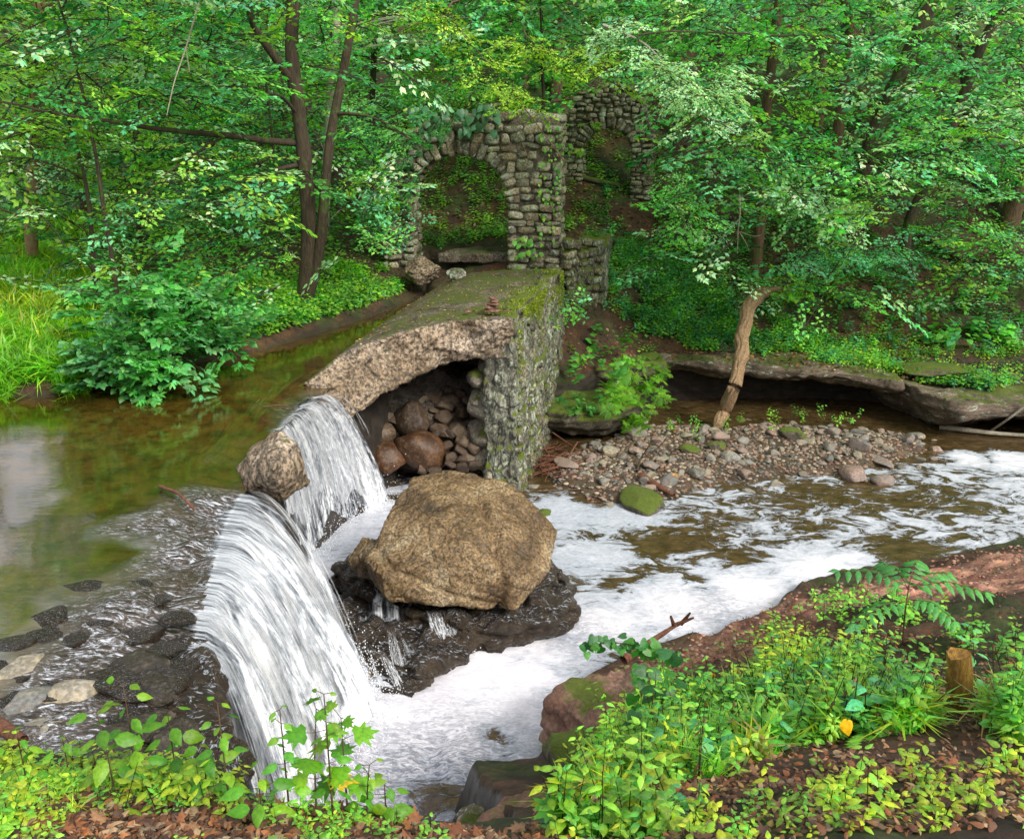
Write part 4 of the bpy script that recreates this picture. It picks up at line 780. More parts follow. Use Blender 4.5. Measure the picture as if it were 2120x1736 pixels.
# ================================================================ foliage machinery
def G(tx, ty, y0=2.0, y1=60.):       # first point of the land on a sight line
    r = ray(tx, ty); ys_ = np.linspace(y0, y1, 1500); k = ys_/r[1]; X_ = r[0]*k; Z_ = CAMZ+r[2]*k; h = height(X_, ys_)
    i = int(np.argmax(Z_ < h)); return np.array([X_[i], ys_[i], h[i]])
def unit(v): return v/(np.linalg.norm(v, axis=-1, keepdims=True)+1e-9)
SHAPES = {   # outline in leaf space: x across, y along, z dip ; faces as triangles
 'simple': (np.array([[0, 0, 0], [-.5, .42, -.06], [0, 1, -.14], [.5, .42, -.06], [0, .45, .03]]), np.array([[0, 4, 1], [1, 4, 2], [0, 3, 4], [4, 3, 2]])),
 'ovate': (np.array([[0, 0, 0], [-.34, .14, -.04], [-.5, .38, -.07], [-.36, .66, -.1], [0, 1.05, -.2], [.36, .66, -.1], [.5, .38, -.07], [.34, .14, -.04], [0, .2, .04], [0, .45, .05], [0, .72, .0]]),
           np.array([[0, 8, 1], [1, 8, 2], [8, 9, 2], [2, 9, 3], [9, 10, 3], [3, 10, 4], [0, 7, 8], [7, 6, 8], [8, 6, 9], [6, 5, 9], [9, 5, 10], [5, 4, 10]])),
 'blade': (np.array([[-.5, 0, 0], [.5, 0, 0], [-.4, .5, .1], [.4, .5, .1], [0, 1, -.25]]), np.array([[0, 1, 3], [0, 3, 2], [2, 3, 4]])),
}
_m = [(0, 0), (-.35, -.05), (-.75, .12), (-.5, .3), (-.95, .62), (-.42, .55), (-.45, .8), (-.2, .72), (0, 1.1), (.2, .72), (.45, .8), (.42, .55), (.95, .62), (.5, .3), (.75, .12), (.35, -.05)]
SHAPES['maple'] = (np.array([[a*.8, b, -.1*abs(a)-.08*b] for a, b in _m]+[[0, .35, .05]]), np.array([[i, 16, (i+1)] if i < 15 else [15, 16, 0] for i in range(16)])[:, ::-1])
SHAPES['heart'] = (np.array([[0, 0, 0], [-.3, -.12, -.02], [-.52, .05, -.05], [-.5, .4, -.08], [-.25, .75, -.12], [0, 1, -.2], [.25, .75, -.12], [.5, .4, -.08], [.52, .05, -.05], [.3, -.12, -.02], [0, .35, .04]]),
           np.array([[i, 10, i+1] if i < 9 else [9, 10, 0] for i in range(10)])[:, ::-1])
def leaves_np(P, dirv_, up, size, width, shape='simple'):
    P = np.asarray(P, float); y_ = unit(np.asarray(dirv_, float)); x_ = unit(np.cross(y_, up)); z_ = np.cross(x_, y_)
    Vb, Fb = SHAPES[shape]; s = np.asarray(size, float).reshape(-1, 1, 1); w = np.asarray(width, float).reshape(-1, 1, 1)
    V = P[:, None]+s*(Vb[None, :, 0:1]*w*x_[:, None]+Vb[None, :, 1:2]*y_[:, None]+Vb[None, :, 2:3]*z_[:, None])
    F = Fb[None]+(np.arange(len(P))*len(Vb))[:, None, None]
    return V.reshape(-1, 3), F.reshape(-1, 3), len(Vb)
def make_spray(seed, L=1., leaf=.085, w=.55, gap=.075, side=.5, jit=.35, shape='simple', pitch=-.15):
    """flat leafy spray along +y: a drooping axis with alternate side twigs"""
    r = np.random.default_rng(seed); B = []; Dv = []; tw = []
    def axis(p0, d0, ln, depth):
        n = max(3, int(ln/gap)); pts = [p0]; d = d0.copy()
        for i in range(n):
            d = unit(d+np.array([r.normal()*.06, r.normal()*.06, pitch*.12+r.normal()*.03])); pts.append(pts[-1]+d*ln/n)
            sgn = 1 if i % 2 else -1; sd = unit(d*.55+sgn*np.cross(d, [0, 0, 1])*.85+r.normal(size=3)*.1)
            if depth < 1 and i >= 1: axis(pts[-1], sd, side*L*(1.05-i/n)*r.uniform(.5, 1.1), depth+1)
            else:
                for q in (1, -1)[:1+(r.random() < .5)]: B.append(pts[-1]); Dv.append(unit(d*.7+q*sgn*np.cross(d, [0, 0, 1])*.75+r.normal(size=3)*jit*.5))
        B.append(pts[-1]); Dv.append(d); tw.append((pts, .012*L if depth == 0 else .005*L))
    axis(np.zeros(3), np.array([0, 1., .05]), L, 0)
    B = np.array(B); Dv = np.array(Dv); n = len(B); up = unit(np.array([0, 0, 1.])+r.normal(size=(n, 3))*jit)
    V, F, k = leaves_np(B, Dv, up, leaf*r.uniform(.6, 1.2, n), np.full(n, w), shape)
    tone = np.repeat(np.stack([r.uniform(.55, 1.5, n), r.random(n)], -1), k, 0)
    tv = []; 
    for q_, (pts, rad) in enumerate(tw):
        if q_ < len(tw)-1: pts = [pts[0], pts[len(pts)//2], pts[-1]]
        v, f = tube_np(pts, np.linspace(rad, rad*.3, len(pts)), 3); tv.append((v, f))
    V2, F2 = cat_quads(tv); F2 = np.concatenate([F2[:, [0, 1, 2]], F2[:, [0, 2, 3]]])
    tone = np.concatenate([tone, np.full((len(V2), 2), -1.)]); return np.concatenate([V, V2]), np.concatenate([F, F2+len(V)]), tone
SP = {'mid': [make_spray(s, 1., .1, .58, .088) for s in range(6)], 'far': [make_spray(20+s, 1.1, .13, .62, .125, jit=.5) for s in range(5)],
      'near': [make_spray(40+s, .8, .075, .5, .06, side=.4) for s in range(5)], 'broad': [make_spray(60+s, .8, .15, .75, .11, jit=.45, shape='ovate') for s in range(4)],
      'fine': [make_spray(80+s, .9, .05, .5, .05, side=.35, jit=.5) for s in range(4)]}
def rotz(a):
    c_, s_ = np.cos(a), np.sin(a); o = np.zeros(a.shape+(3, 3)); o[..., 0, 0] = c_; o[..., 0, 1] = -s_; o[..., 1, 0] = s_; o[..., 1, 1] = c_; o[..., 2, 2] = 1; return o
def rotx(a):
    c_, s_ = np.cos(a), np.sin(a); o = np.zeros(a.shape+(3, 3)); o[..., 1, 1] = c_; o[..., 1, 2] = -s_; o[..., 2, 1] = s_; o[..., 2, 2] = c_; o[..., 0, 0] = 1; return o
def roty(a):
    c_, s_ = np.cos(a), np.sin(a); o = np.zeros(a.shape+(3, 3)); o[..., 0, 0] = c_; o[..., 0, 2] = s_; o[..., 2, 0] = -s_; o[..., 2, 2] = c_; o[..., 1, 1] = 1; return o
TW = np.array([.05, .035, .02])
def stamp(protos_, P, az_, tilt, roll, S, pal):
    """put copies of leafy pieces into one vertex soup; pal = (n,3) base colour"""
    P = np.asarray(P); n = len(P); which = rng.integers(0, len(protos_), n); R = rotz(az_)@rotx(tilt)@roty(roll); Vs = []; Fs = []; Cs = []; o = 0
    for k, (V, F, tone) in enumerate(protos_):
        ix = np.nonzero(which == k)[0]
        if not len(ix): continue
        v = np.einsum('nij,mj->nmi', R[ix], V)*S[ix][:, None, None]+P[ix][:, None]
        b_ = pal[ix][:, None]*np.abs(tone[None, :, :1]); hue = tone[None, :, 1:2]
        c_ = b_*(1+(hue-.5)*np.array([.7, .1, -.2])); c_ = np.where(tone[None, :, :1] < 0, TW, c_)
        Vs.append(v.reshape(-1, 3)); Cs.append(np.broadcast_to(c_, v.shape).reshape(-1, 3)); Fs.append((F[None]+(np.arange(len(ix))*len(V))[:, None, None]).reshape(-1, 3)+o); o += v.shape[0]*v.shape[1]
    return np.concatenate(Vs), np.concatenate(Fs), np.concatenate(Cs)
def merge(parts):
    V = []; F = []; C = []; o = 0
    for v, f, c_ in parts: V.append(v); F.append(f+o); C.append(c_); o += len(v)
    return np.concatenate(V), np.concatenate(F), np.concatenate(C)
def leaf_obj(name, parts, parent=None, mat='leaf'):
    V, F, C = merge(parts); return link(name, mesh_np(name, V, F, C=np.clip(C, 0, .9)), M[mat], parent)
OPEN = [(-300, 850), (0, 700), (480, 700), (780, 640), (830, 560), (842, 330), (900, 225), (1130, 212), (1190, 195), (1345, 195), (1355, 430), (1262, 470), (1275, 600), (2300, 660), (2300, 2600), (-300, 2600)]
FAR = [(1178, 200), (1350, 190), (1355, 440), (1178, 440)]
ARO = [(860, 300), (1060, 300), (1060, 560), (860, 560)]
STRIPS = [([(628, 640), (640, 470), (634, 380), (625, 290), (612, 190), (600, 60)], 14.5, 26), ([(655, 600), (668, 450), (678, 320), (700, 190), (728, 70), (742, -60)], 14.5, 20), ([(612, 290), (470, 278), (380, 270), (250, 255)], 14.3, 14), ([(607, 170), (560, 110), (510, 30)], 14.3, 16), ([(1800, 290), (1857, 168), (1893, 80), (1932, -10)], 22, 17), ([(1868, 540), (1885, 440), (1925, 380)], 22, 14), ([(1965, 280), (2035, 80)], 22, 12), ([(1728, 320), (1745, 185), (1765, 90), (1748, 10)], 22, 14), ([(1562, 545), (1572, 470)], 22, 20), ([(1585, 260), (1592, 188), (1602, 95), (1613, 0)], 22, 20), ([(2085, 470), (2110, 380)], 22, 18), ([(1085, 113), (1087, 20)], 20, 14), ([(1150, 190), (1152, 90)], 20, 18), ([(66, 560), (66, 480)], 16, 20), ([(69, 400), (72, 370)], 16, 18), ([(164, 410), (158, 350)], 16, 16)]
def _segd(tx, ty, pl):
    d = np.full(tx.shape, 1e9)
    for (x0, y0), (x1, y1) in zip(pl, pl[1:]):
        ex, ey = x1-x0, y1-y0; k = np.clip(((tx-x0)*ex+(ty-y0)*ey)/(ex*ex+ey*ey), 0, 1); d = np.minimum(d, np.hypot(tx-x0-k*ex, ty-y0-k*ey))
    return d
LOGP = [(1540, 585), (1640, 585), (1620, 760), (1480, 760)]
def visible_ok(P):
    tx, ty, zc = proj(P); y_ = P[:, 1]
    bad = (sdist(OPEN, tx, ty) > -6) & (y_ < 17.4); bad |= (sdist(FAR, tx, ty) > -4) & (y_ < 22.5)
    for pl, yl, w_ in STRIPS: bad |= (_segd(tx, ty, pl) < w_) & (y_ < yl)
    m = P-np.array([0, 0, -1.]); az_ = np.degrees(np.arctan2(m[:, 0], m[:, 1])); e_ = np.degrees(np.arctan2(m[:, 2], np.hypot(m[:, 0], m[:, 1]))); wob = 2.2*vnoise(P*1.6, 5)
    bad |= (np.abs(az_+30.6+wob*.4) < 1.5+wob*.5) & (np.abs(e_-19.2) < 3.2+wob)
    return ~bad
PAL = {'yg': (.4, .66, .06), 'g': (.17, .54, .1), 'teal': (.15, .52, .25), 'dk': (.05, .28, .07), 'pale': (.42, .74, .4)}
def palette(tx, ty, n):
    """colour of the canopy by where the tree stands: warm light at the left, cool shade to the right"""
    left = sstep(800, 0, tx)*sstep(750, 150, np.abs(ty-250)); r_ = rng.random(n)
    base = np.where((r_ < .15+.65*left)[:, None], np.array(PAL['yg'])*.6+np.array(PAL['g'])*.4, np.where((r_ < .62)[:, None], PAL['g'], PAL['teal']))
    base = np.where((rng.random(n) < .2)[:, None], PAL['pale'], base)  # pale leaves paint the sky highlights into the canopy colour
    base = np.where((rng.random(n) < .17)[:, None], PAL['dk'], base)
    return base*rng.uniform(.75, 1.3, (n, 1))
def clump(c_, rad, n, kind='mid', sc=1., col=None, flat=.6, low=False):
    c_ = np.asarray(c_, float); a = rng.uniform(0, 2*np.pi, n); rr = rad*np.sqrt(rng.random(n)); P = c_+np.stack([rr*np.cos(a), rr*np.sin(a), rng.normal(size=n)*rad*flat*.5], -1)
    az_ = a-np.pi/2+rng.normal(size=n)*.5
    tip = P+np.stack([np.cos(a), np.sin(a), 0*a], -1)*.6*sc
    k = visible_ok(P) & visible_ok(tip) & visible_ok((P+tip)/2) & (P[:, 2] > height(P[:, 0], P[:, 1])+.15)
    P, az_ = P[k], az_[k]; n = len(P)
    if n == 0: return None
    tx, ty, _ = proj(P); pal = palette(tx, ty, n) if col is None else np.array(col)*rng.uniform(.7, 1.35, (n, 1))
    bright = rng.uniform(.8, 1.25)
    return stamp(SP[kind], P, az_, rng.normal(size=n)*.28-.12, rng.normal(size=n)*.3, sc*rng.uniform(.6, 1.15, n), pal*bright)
# ================================================================ trees
class Tree:
    def __init__(s, name, label, path, r0, r1, mat='bark', cat='tree', group=None, rough=.12, seed=0):
        s.path = smooth_path(path, 40); s.r0, s.r1 = r0, r1; s.parts = []; s.mat = mat
        s.o = empty(name, tuple(s.path[0]), label, cat, group); n = len(s.path)
        rad = np.interp(np.linspace(0, 1, n), [0, .06, .5, 1], [r0*1.5, r0, (r0+r1)*.52, r1])
        wob = fbm(s.path*.9+seed, 2, seed)[:, None]*np.array([.05, .05, 0]); s.path = s.path+wob*np.linspace(0, 1, n)[:, None]
        me = mesh_np('trunk', *tube_np(s.path, rad, 12, rough, seed), smooth=True); link('trunk', me, M[mat], s.o); s.nb = 0
    def limb(s, path, r0, r1, seg=6, name='branch'):
        p = smooth_path(path, 16); p = p+fbm(p*1.8+len(s.parts), 3, 3)[:, None]*np.array([.03, .03, .05])*np.linspace(0, 1, len(p))[:, None]
        link(name, mesh_np(name, *tube_np(p, np.linspace(r0, r1, len(p)), seg, .1, 2), smooth=True), M[s.mat], s.o); s.nb += 1; return p
    def add(s, part):
        if part is not None: s.parts.append(part)
    def done(s):
        if s.parts: leaf_obj('crown', s.parts, s.o)
def px_path(pts, y, z0=None, dy=0.):
    out = []
    for i, (a, b) in enumerate(pts): out.append(D(a, b, y+dy*i))
    if z0 is not None: out[0][2] = z0
    return out
def ground_tree(name, label, pts, rt0, rt1, **k):
    g_ = G(*pts[0]); y = g_[1]; path = [g_+np.array([0, 0, -.2])]+[D(a, b, y) for a, b in pts[1:]]
    s = (y*.951+.5)/FT; return Tree(name, label, path, rt0*s/2, rt1*s/2, **k)
TR = []
Y1 = 14.3
p = [D(628, 620, Y1), D(636, 560, Y1), D(640, 470, Y1), D(634, 380, Y1), D(625, 290, Y1), D(612, 190, Y1), D(600, 100, Y1), D(610, -40, Y1), D(600, -250, Y1), D(620, -600, Y1)]; p[0][2] = hz(p[0][0], Y1)-.2
T1 = Tree('shade_tree', 'dark twin stemmed tree on the far bank left of the near arch', p, .125, .07, seed=1)
T1.limb([D(607, 170, Y1), D(560, 110, Y1-.3), D(520, 50, Y1-.6), D(500, -60, Y1-1)], .07, .04, 8)
T1.limb([D(612, 296, Y1), D(540, 292, Y1-.4), D(470, 278, Y1-.8), D(380, 272, Y1-1.2), D(250, 252, Y1-1.8), D(110, 238, Y1-2.2), D(-20, 210, Y1-2.6)], .055, .012, 8)
T1.limb([D(618, 342, Y1), D(570, 350, Y1-.4), D(530, 390, Y1-.8), D(500, 450, Y1-1.)], .04, .012)
T1.limb([D(618, 240, Y1), D(590, 205, Y1-.3), D(560, 195, Y1-.7), D(500, 200, Y1-1.4)], .03, .01)
T1.limb([D(470, 278, Y1-.8), D(400, 320, Y1-1.5), D(330, 370, Y1-2), D(280, 430, Y1-2.4)], .025, .008)
T1.limb([D(640, 610, Y1), D(657, 560, Y1), D(668, 450, Y1), D(678, 320, Y1), D(700, 190, Y1), D(728, 70, Y1), D(742, -60, Y1), D(750, -300, Y1)], .09, .05, 10, 'second_stem')
T1.limb([D(690, 235, Y1), D(760, 238, Y1-.3), D(820, 262, Y1-.5), D(880, 312, Y1-.8)], .03, .008)
TR.append(T1)
spec = [('slender_tree', 'tall trunk leaning right across the top right of the woods', [(1762, 480), (1800, 290), (1857, 168), (1893, 80), (1932, -10), (2000, -200), (2040, -400)], 30, 22, 'bark'),
 ('slender_tree', 'crooked leaning tree at the upper right edge, forked lean toward the corner', [(1868, 540), (1885, 440), (1925, 380), (1965, 280), (2035, 80), (2085, 0), (2150, -200)], 22, 17, 'bark'),
 ('slender_tree', 'straight mossy trunk second from the leaning one at upper right', [(1712, 455), (1728, 320), (1745, 185), (1765, 90), (1748, 10), (1740, -250)], 23, 17, 'bark2'),
 ('slender_tree', 'pale brown trunk with dead twigs above the stripped leaning log', [(1562, 545), (1572, 470), (1580, 345), (1585, 260), (1592, 188), (1602, 95), (1613, 0), (1620, -250)], 24, 15, 'bark2'),
 ('slender_tree', 'thin trunk half hidden just left of the mossy trunk at upper right', [(1692, 270), (1702, 200), (1700, 70), (1694, 0), (1690, -200)], 20, 16, 'bark2'),
 ('slender_tree', 'stout trunk base at the right edge of the slope', [(2085, 470), (2105, 400), (2135, 330), (2170, 200), (2190, -100)], 38, 30, 'bark2'),
 ('slender_tree', 'brown trunk standing behind the ivy topped near arch', [(1083, 175), (1086, 100), (1087, 20), (1090, -150)], 18, 14, 'bark2'),
 ('slender_tree', 'vine wrapped trunk with orange leaves between the two arches', [(1150, 200), (1152, 130), (1156, 60), (1150, -120)], 24, 16, 'bark2'),
 ('slender_tree', 'very thin pale trunk behind the left half of the near arch', [(977, 160), (978, 90), (976, 20), (975, -100)], 8, 6, 'barewood'),
 ('slender_tree', 'sunlit tan trunk near the left edge of the woods', [(66, 560), (64, 470), (68, 380), (75, 250), (80, 60), (90, -200)], 26, 18, 'barewood'),
 ('slender_tree', 'dark slim trunk in the woods right of the sunlit tan trunk', [(178, 440), (160, 350), (148, 270), (140, 120), (135, -200)], 15, 10, 'bark'),
 ('slender_tree', 'greyish trunk rising behind the twin stemmed tree', [(672, 500), (676, 330), (690, 120), (697, 0), (690, -200)], 18, 14, 'palewood'),
 ('slender_tree', 'tree at the far upper right behind the leaning trunks', [(2010, 330), (2000, 200), (1985, 60), (1980, -200)], 18, 12, 'bark'),
 ('slender_tree', 'slim tree on the slope above the far arch', [(1400, 300), (1402, 180), (1410, 60), (1415, -200)], 14, 9, 'bark'),
 ('slender_tree', 'dark trunk on the slope between far arch and dead twigs', [(1500, 300), (1495, 160), (1488, 20), (1490, -200)], 17, 12, 'bark'),
 ('slender_tree', 'slim dark tree among the left woods nearest the twin stemmed tree', [(430, 520), (440, 360), (450, 180), (445, 0), (440, -300)], 13, 9, 'bark'),
 ('slender_tree', 'slim dark tree in the middle of the left woods', [(290, 500), (280, 340), (285, 150), (300, -50), (300, -350)], 14, 10, 'bark'),
 ('slender_tree', 'slim trunk on the bank left of the near arch pier', [(770, 420), (765, 300), (772, 160), (780, 0), (790, -250)], 13, 9, 'bark')]
for i, (nm, lb, pts, a, b, mt) in enumerate(spec): TR.append(ground_tree(nm, lb, pts, a, b, mat=mt, seed=i+3))
t4 = TR[4]; y4 = t4.path[-1][1]
for q in ([(1602, 95), (1560, 60), (1500, 30), (1440, 100)], [(1600, 120), (1560, 110), (1490, 130), (1445, 120)], [(1596, 20), (1540, 25), (1480, 60)], [(1590, 200), (1625, 230), (1670, 245), (1710, 262)], [(1600, 80), (1640, 110), (1660, 150)]):
    t4.limb([D(*q_, y4-.3*j) for j, q_ in enumerate(q)], .02, .006, 5, 'dead_branch')
# clumps on a loose lattice through the woods; each hangs on the nearest tree
cl = []
rc_ = random.Random(11)
for ty in range(-140, 640, 62):
    for tx in range(-120, 2260, 92):
        for lay in range(2):
            a, b = tx+rc_.uniform(-46, 46), ty+rc_.uniform(-31, 31)
            y = rc_.uniform(12.2, 16.5) if lay == 0 else rc_.uniform(16.5, 21.)
            if lay == 0 and a > 1250: y = rc_.uniform(14.5, 18.5)
            if 740 < a < 1260: y = rc_.uniform(18.3, 21.5)
            if 740 < a < 1400 and b > 120: continue
            if a < 500 and lay == 0: y = rc_.uniform(11.8, 15.5)
            P = D(a, b, y)
            if 1240 < a < 2200 and lay == 0 and b < 300 and rc_.random() < .35: continue
            if P[2] < hz(P[0], P[1])+.35: continue
            if b > 420 and a > 1260 and rc_.random() < .4: continue
            cl.append((P, rc_.uniform(.55, .95), 'mid' if y < 18 else 'far', lay))
for ty in range(-1100, -150, 120):          # canopy above the frame, seen in the pond
    for tx in range(-500, 480, 150):
        a, b = tx+rc_.uniform(-70, 70), ty+rc_.uniform(-50, 50); P = D(a, b, rc_.uniform(13, 17))
        azm = math.degrees(math.atan2(P[0], P[1]))
        if rc_.random() < .3: continue
        cl.append((P, 1.1, 'far', 2))
for ty in range(-160, 330, 75):          # far layer up the hill
    for tx in range(-150, 2300, 95):
        P = D(tx+rc_.uniform(-60, 60), ty+rc_.uniform(-35, 35), rc_.uniform(21.5, 27))
        if P[2] > hz(P[0], P[1])+.4 and rc_.random() < .9: cl.append((P, 1.2, 'far', 3))
paths = [t_.path for t_ in TR]; sap = []
for P, rad, kind, lay in cl:
    best = (9, None, None)
    for ti, pt_ in enumerate(paths):
        d_ = np.linalg.norm((pt_-P)*np.array([1, .8, 1.2]), axis=1); j = int(np.argmin(d_))
        if d_[j] < best[0]: best = (d_[j], ti, j)
    part = clump(P, rad, {0: 9, 1: 9, 2: 5, 3: 8}[lay], kind, 1.0 if lay < 3 else 1.25)
    if part is None: continue
    gx_, gy_ = P[0], P[1]+.3; gb = np.array([[gx_, gy_, hz(gx_, gy_)*(1-k)+P[2]*k+.1] for k in (0, .25, .5, .75)]); tg_ = proj(gb); inar = (sdist(ARO, tg_[0], tg_[1]) > -25) | (sdist(FAR, tg_[0], tg_[1]) > -25)
    if best[0] < (2.6 if lay < 2 else 4.5) or inar.any() or not visible_ok(gb).all() or gb[0, 2] < 2.1:
        t_ = TR[best[1]]; t_.add(part)
        q = t_.path[max(0, best[2]-2)]
        lp_ = smooth_path([q, (q+P)/2+np.array([0, 0, .15]), P], 8)
        if best[0] < 3 and visible_ok(lp_).all() and (lay < 2 or rc_.random() < .3): t_.limb(lp_, .018, .006, 5)
    else: sap.append((P, part, lay))
# the rest make their own young trees, gathered into neighbourhoods
used_ = set(); order = sorted(range(len(sap)), key=lambda i: sap[i][0][2]); n_s = 0
where = [(300, 'in the left woods'), (620, 'on the left bank'), (900, 'behind the twin stemmed tree'), (1250, 'on the slope behind the arches'), (1600, 'on the slope above the right ledge'), (1900, 'in the right woods'), (9999, 'near the right edge of the woods')]
for i in order:
    if i in used_: continue
    P = sap[i][0]; grp = [j for j in order if j not in used_ and abs(sap[j][0][0]-P[0]) < 1.3 and abs(sap[j][0][1]-P[1]) < 1.6][:7]
    used_.update(grp); top = max(sap[j][0][2] for j in grp); g0 = np.mean([sap[j][0] for j in grp], 0); bx = g0[0]+rc_.uniform(-.3, .3); by = g0[1]+.3; bz = hz(bx, by)
    txx = float(proj(np.array([bx, by, (bz+top)/2]))[0]); wh = next(w_ for l_, w_ in where if txx < l_)
    tt = Tree('young_tree', 'leafy young tree '+wh, [(bx, by, bz-.15), (bx+rc_.uniform(-.2, .2), by, (bz+top)/2), (g0[0], g0[1], top+.1)], .022+.004*len(grp), .008, mat='bark', group='young trees '+wh, seed=n_s+40); n_s += 1
    for j in grp:
        tt.add(sap[j][1]); Pj = sap[j][0]; z_ = min(Pj[2]-.3, top); k = np.argmin(abs(tt.path[:, 2]-z_)); tt.limb([tt.path[k], (tt.path[k]+Pj)/2+np.array([0, 0, .1]), Pj], .014, .005, 5)
    tt.done()
print('young trees', n_s)
# special boughs named in the photo: hanging beech boughs over the two arches and beyond
BO = [(2, [(1250, 60), (1330, 110), (1400, 150), (1440, 210), (1470, 260)], 13.5, 'pale', .5, 4), (7, [(900, 10), (990, 120), (1080, 210), (1140, 280), (1170, 340)], 15.2, 'yg', .35, 5), (7, [(1080, 90), (1180, 110), (1250, 150)], 15.5, 'yg', .5, 5),
      (4, [(1500, 150), (1420, 195), (1330, 190)], 14.5, 'pale', .45, 6), (4, [(1370, 330), (1400, 400), (1420, 470)], 15.5, 'g', .5, 6), (3, [(1640, 385), (1700, 420), (1760, 450)], 15., 'pale', .5, 6), (3, [(1700, 520), (1780, 525), (1850, 510)], 15.5, 'teal', .45, 6)]
for ti, pts, y, pl_, rad, n_ in BO:
    t_ = TR[ti]; pth = [D(a, b, y) for a, b in pts]
    if ti in (2, 7): t_.limb([t_.path[25]]+pth, .03, .008, 6)
    else: k = np.argmin(np.linalg.norm(t_.path-pth[0], axis=1)); t_.limb([t_.path[k]]+pth, .022, .006, 6)
    for P in smooth_path(pth, len(pth)*3):
        col = PAL[pl_]; a = rng.uniform(0, 6.28, n_); Q = P+rng.normal(size=(n_, 3))*rad*.35*np.array([1, 1, .35]); k = (sdist(FAR, *proj(Q)[:2]) < -30) & (sdist([(870, 240), (1160, 240), (1180, 560), (860, 560)], *proj(Q)[:2]) < -12); Q = Q[k]
        if len(Q): t_.add(stamp(SP['near'], Q, a[k], rng.normal(size=len(Q))*.2-.25, rng.normal(size=len(Q))*.3, np.full(len(Q), .75), np.array(col)*rng.uniform(.7, 1.3, (len(Q), 1))))
for a, b, y, r_, n_ in [(838, 250, 15.7, .3, 10), (850, 330, 15.7, .25, 9), (828, 400, 15.5, .3, 10), (885, 215, 15.8, .3, 9), (815, 470, 15.3, .3, 9), (960, 190, 16., .3, 8), (800, 300, 15.4, .3, 12), (790, 400, 15.2, .3, 12), (850, 280, 15.9, .2, 8), (845, 450, 15.8, .2, 6), (930, 205, 16., .25, 8)]:
    P = D(a, b, y); Q = P+rng.normal(size=(n_, 3))*r_*np.array([1, 1, .8]); Q = Q[proj(Q)[0] < 890+80*(b < 230)]; n_ = len(Q); T1.add(stamp(SP['mid'], Q, rng.uniform(1.2, 3.2, n_), rng.normal(size=n_)*.3-.3, rng.normal(size=n_)*.3, np.full(n_, .6), np.array([PAL['g'], PAL['dk'], PAL['teal']])[rng.integers(0, 3, n_)]))
for t_ in TR: t_.done()
# bare pale limb over the far arch, dead twigs, fallen logs
def stick(name, label, paths_, r0, r1, mat, cat='branch', group=None):
    ps = []
    for i, p_ in enumerate(paths_):
        q = smooth_path(p_, 18); ps.append(tube_np(q, np.linspace(r0 if i == 0 else r0*.5, r1, 18), 9, .12, i))
    o = link(name, mesh_np(name, *cat_quads(ps), smooth=True), M[mat]); return tag(o, label, cat, group)
def gp_(tx, ty, lift=.04): g_ = G(tx, ty); return g_+np.array([0, 0, lift])
stick('fallen_log', 'dark mossy fallen log lying on the slope at the right', [[gp_(1905, 500, .15), gp_(1950, 530, .15), gp_(2008, 560, .12)]], .09, .06, 'bark', 'log')
stick('fallen_log', 'thin dark fallen log high on the right slope', [[gp_(1950, 362, .15), gp_(2005, 385, .15), gp_(2062, 408, .1)]], .06, .04, 'bark', 'log')
stick('fallen_log', 'mossy fallen trunk below the far arch opening', [[gp_(1190, 372, .08), gp_(1240, 385, .08), gp_(1290, 395, .08)]], .07, .05, 'mossy', 'log')
y_ = 16.2; dd = lambda a, b: D(a, b, y_)
stick('dead_branch', 'pale bare forked branch hanging on the slope above the ledge', [[dd(1530, 405), dd(1532, 440), dd(1527, 480), dd(1526, 525)], [dd(1529, 455), dd(1505, 480), dd(1485, 500)], [dd(1530, 480), dd(1545, 505), dd(1550, 520)], [dd(1532, 480), dd(1560, 490), dd(1575, 487)]], .018, .006, 'palewood')
stick('dead_branch', 'long pale bare limb slanting above the far arch', [[D(1247, 52, 15), D(1300, 72, 15), D(1345, 98, 15), D(1400, 165, 14.8)], [D(1300, 72, 15), D(1330, 60, 15)]], .022, .008, 'palewood')
stick('dead_branch', 'pale dead twigs slanting down at top left beside the twin tree', [[D(412, 5, 11.5), D(385, 100, 11.5), D(360, 170, 11.4), D(345, 240, 11.3)], [D(385, 100, 11.5), D(392, 150, 11.5)]], .012, .004, 'palewood')
# the stripped leaning log
lp = [W(1484, 890, .05), W(1500, 850, .3), D(1520, 800, 14.7), D(1535, 740, 15.1), D(1545, 680, 15.5), D(1552, 630, 15.9), D(1575, 605, 16.2), D(1600, 600, 16.3)]
q = smooth_path(lp, 50); q = q+fbm(q*2.2, 2, 5)[:, None]*np.array([.06, .03, 0]); rad = np.interp(np.linspace(0, 1, 50), [0, .05, .15, .85, .95, 1], [.05, .1, .105, .13, .1, .04])
lg = empty('leaning_log', tuple(lp[0]), 'barkless tan log leaning from the gravel bar up against the ledge', 'log')
V, F = tube_np(q, rad, 40, .14, 3); cq = np.repeat(q, 40, 0); dv = V-cq; ang = np.tile(np.arange(40), 50)*2*np.pi/40; gv = fbm(np.stack([np.cos(ang)*3.5, np.sin(ang)*3.5, V[:, 2]*.9], -1), 4, 77); V = cq+dv*(1-.35*np.exp(-(np.abs(gv)/.06)**2)+.10*gv)[:, None]; link('stem', mesh_np('stem', V, F, smooth=True), M['logwood'], lg)
q = smooth_path([D(1585, 605, 16.2), D(1605, 596, 16.2), D(1640, 600, 16.25)], 10); link('broken_snag', mesh_np('broken_snag', *tube_np(q, np.linspace(.06, .012, 10), 8, .2, 4), smooth=True), M['barewood'], lg)
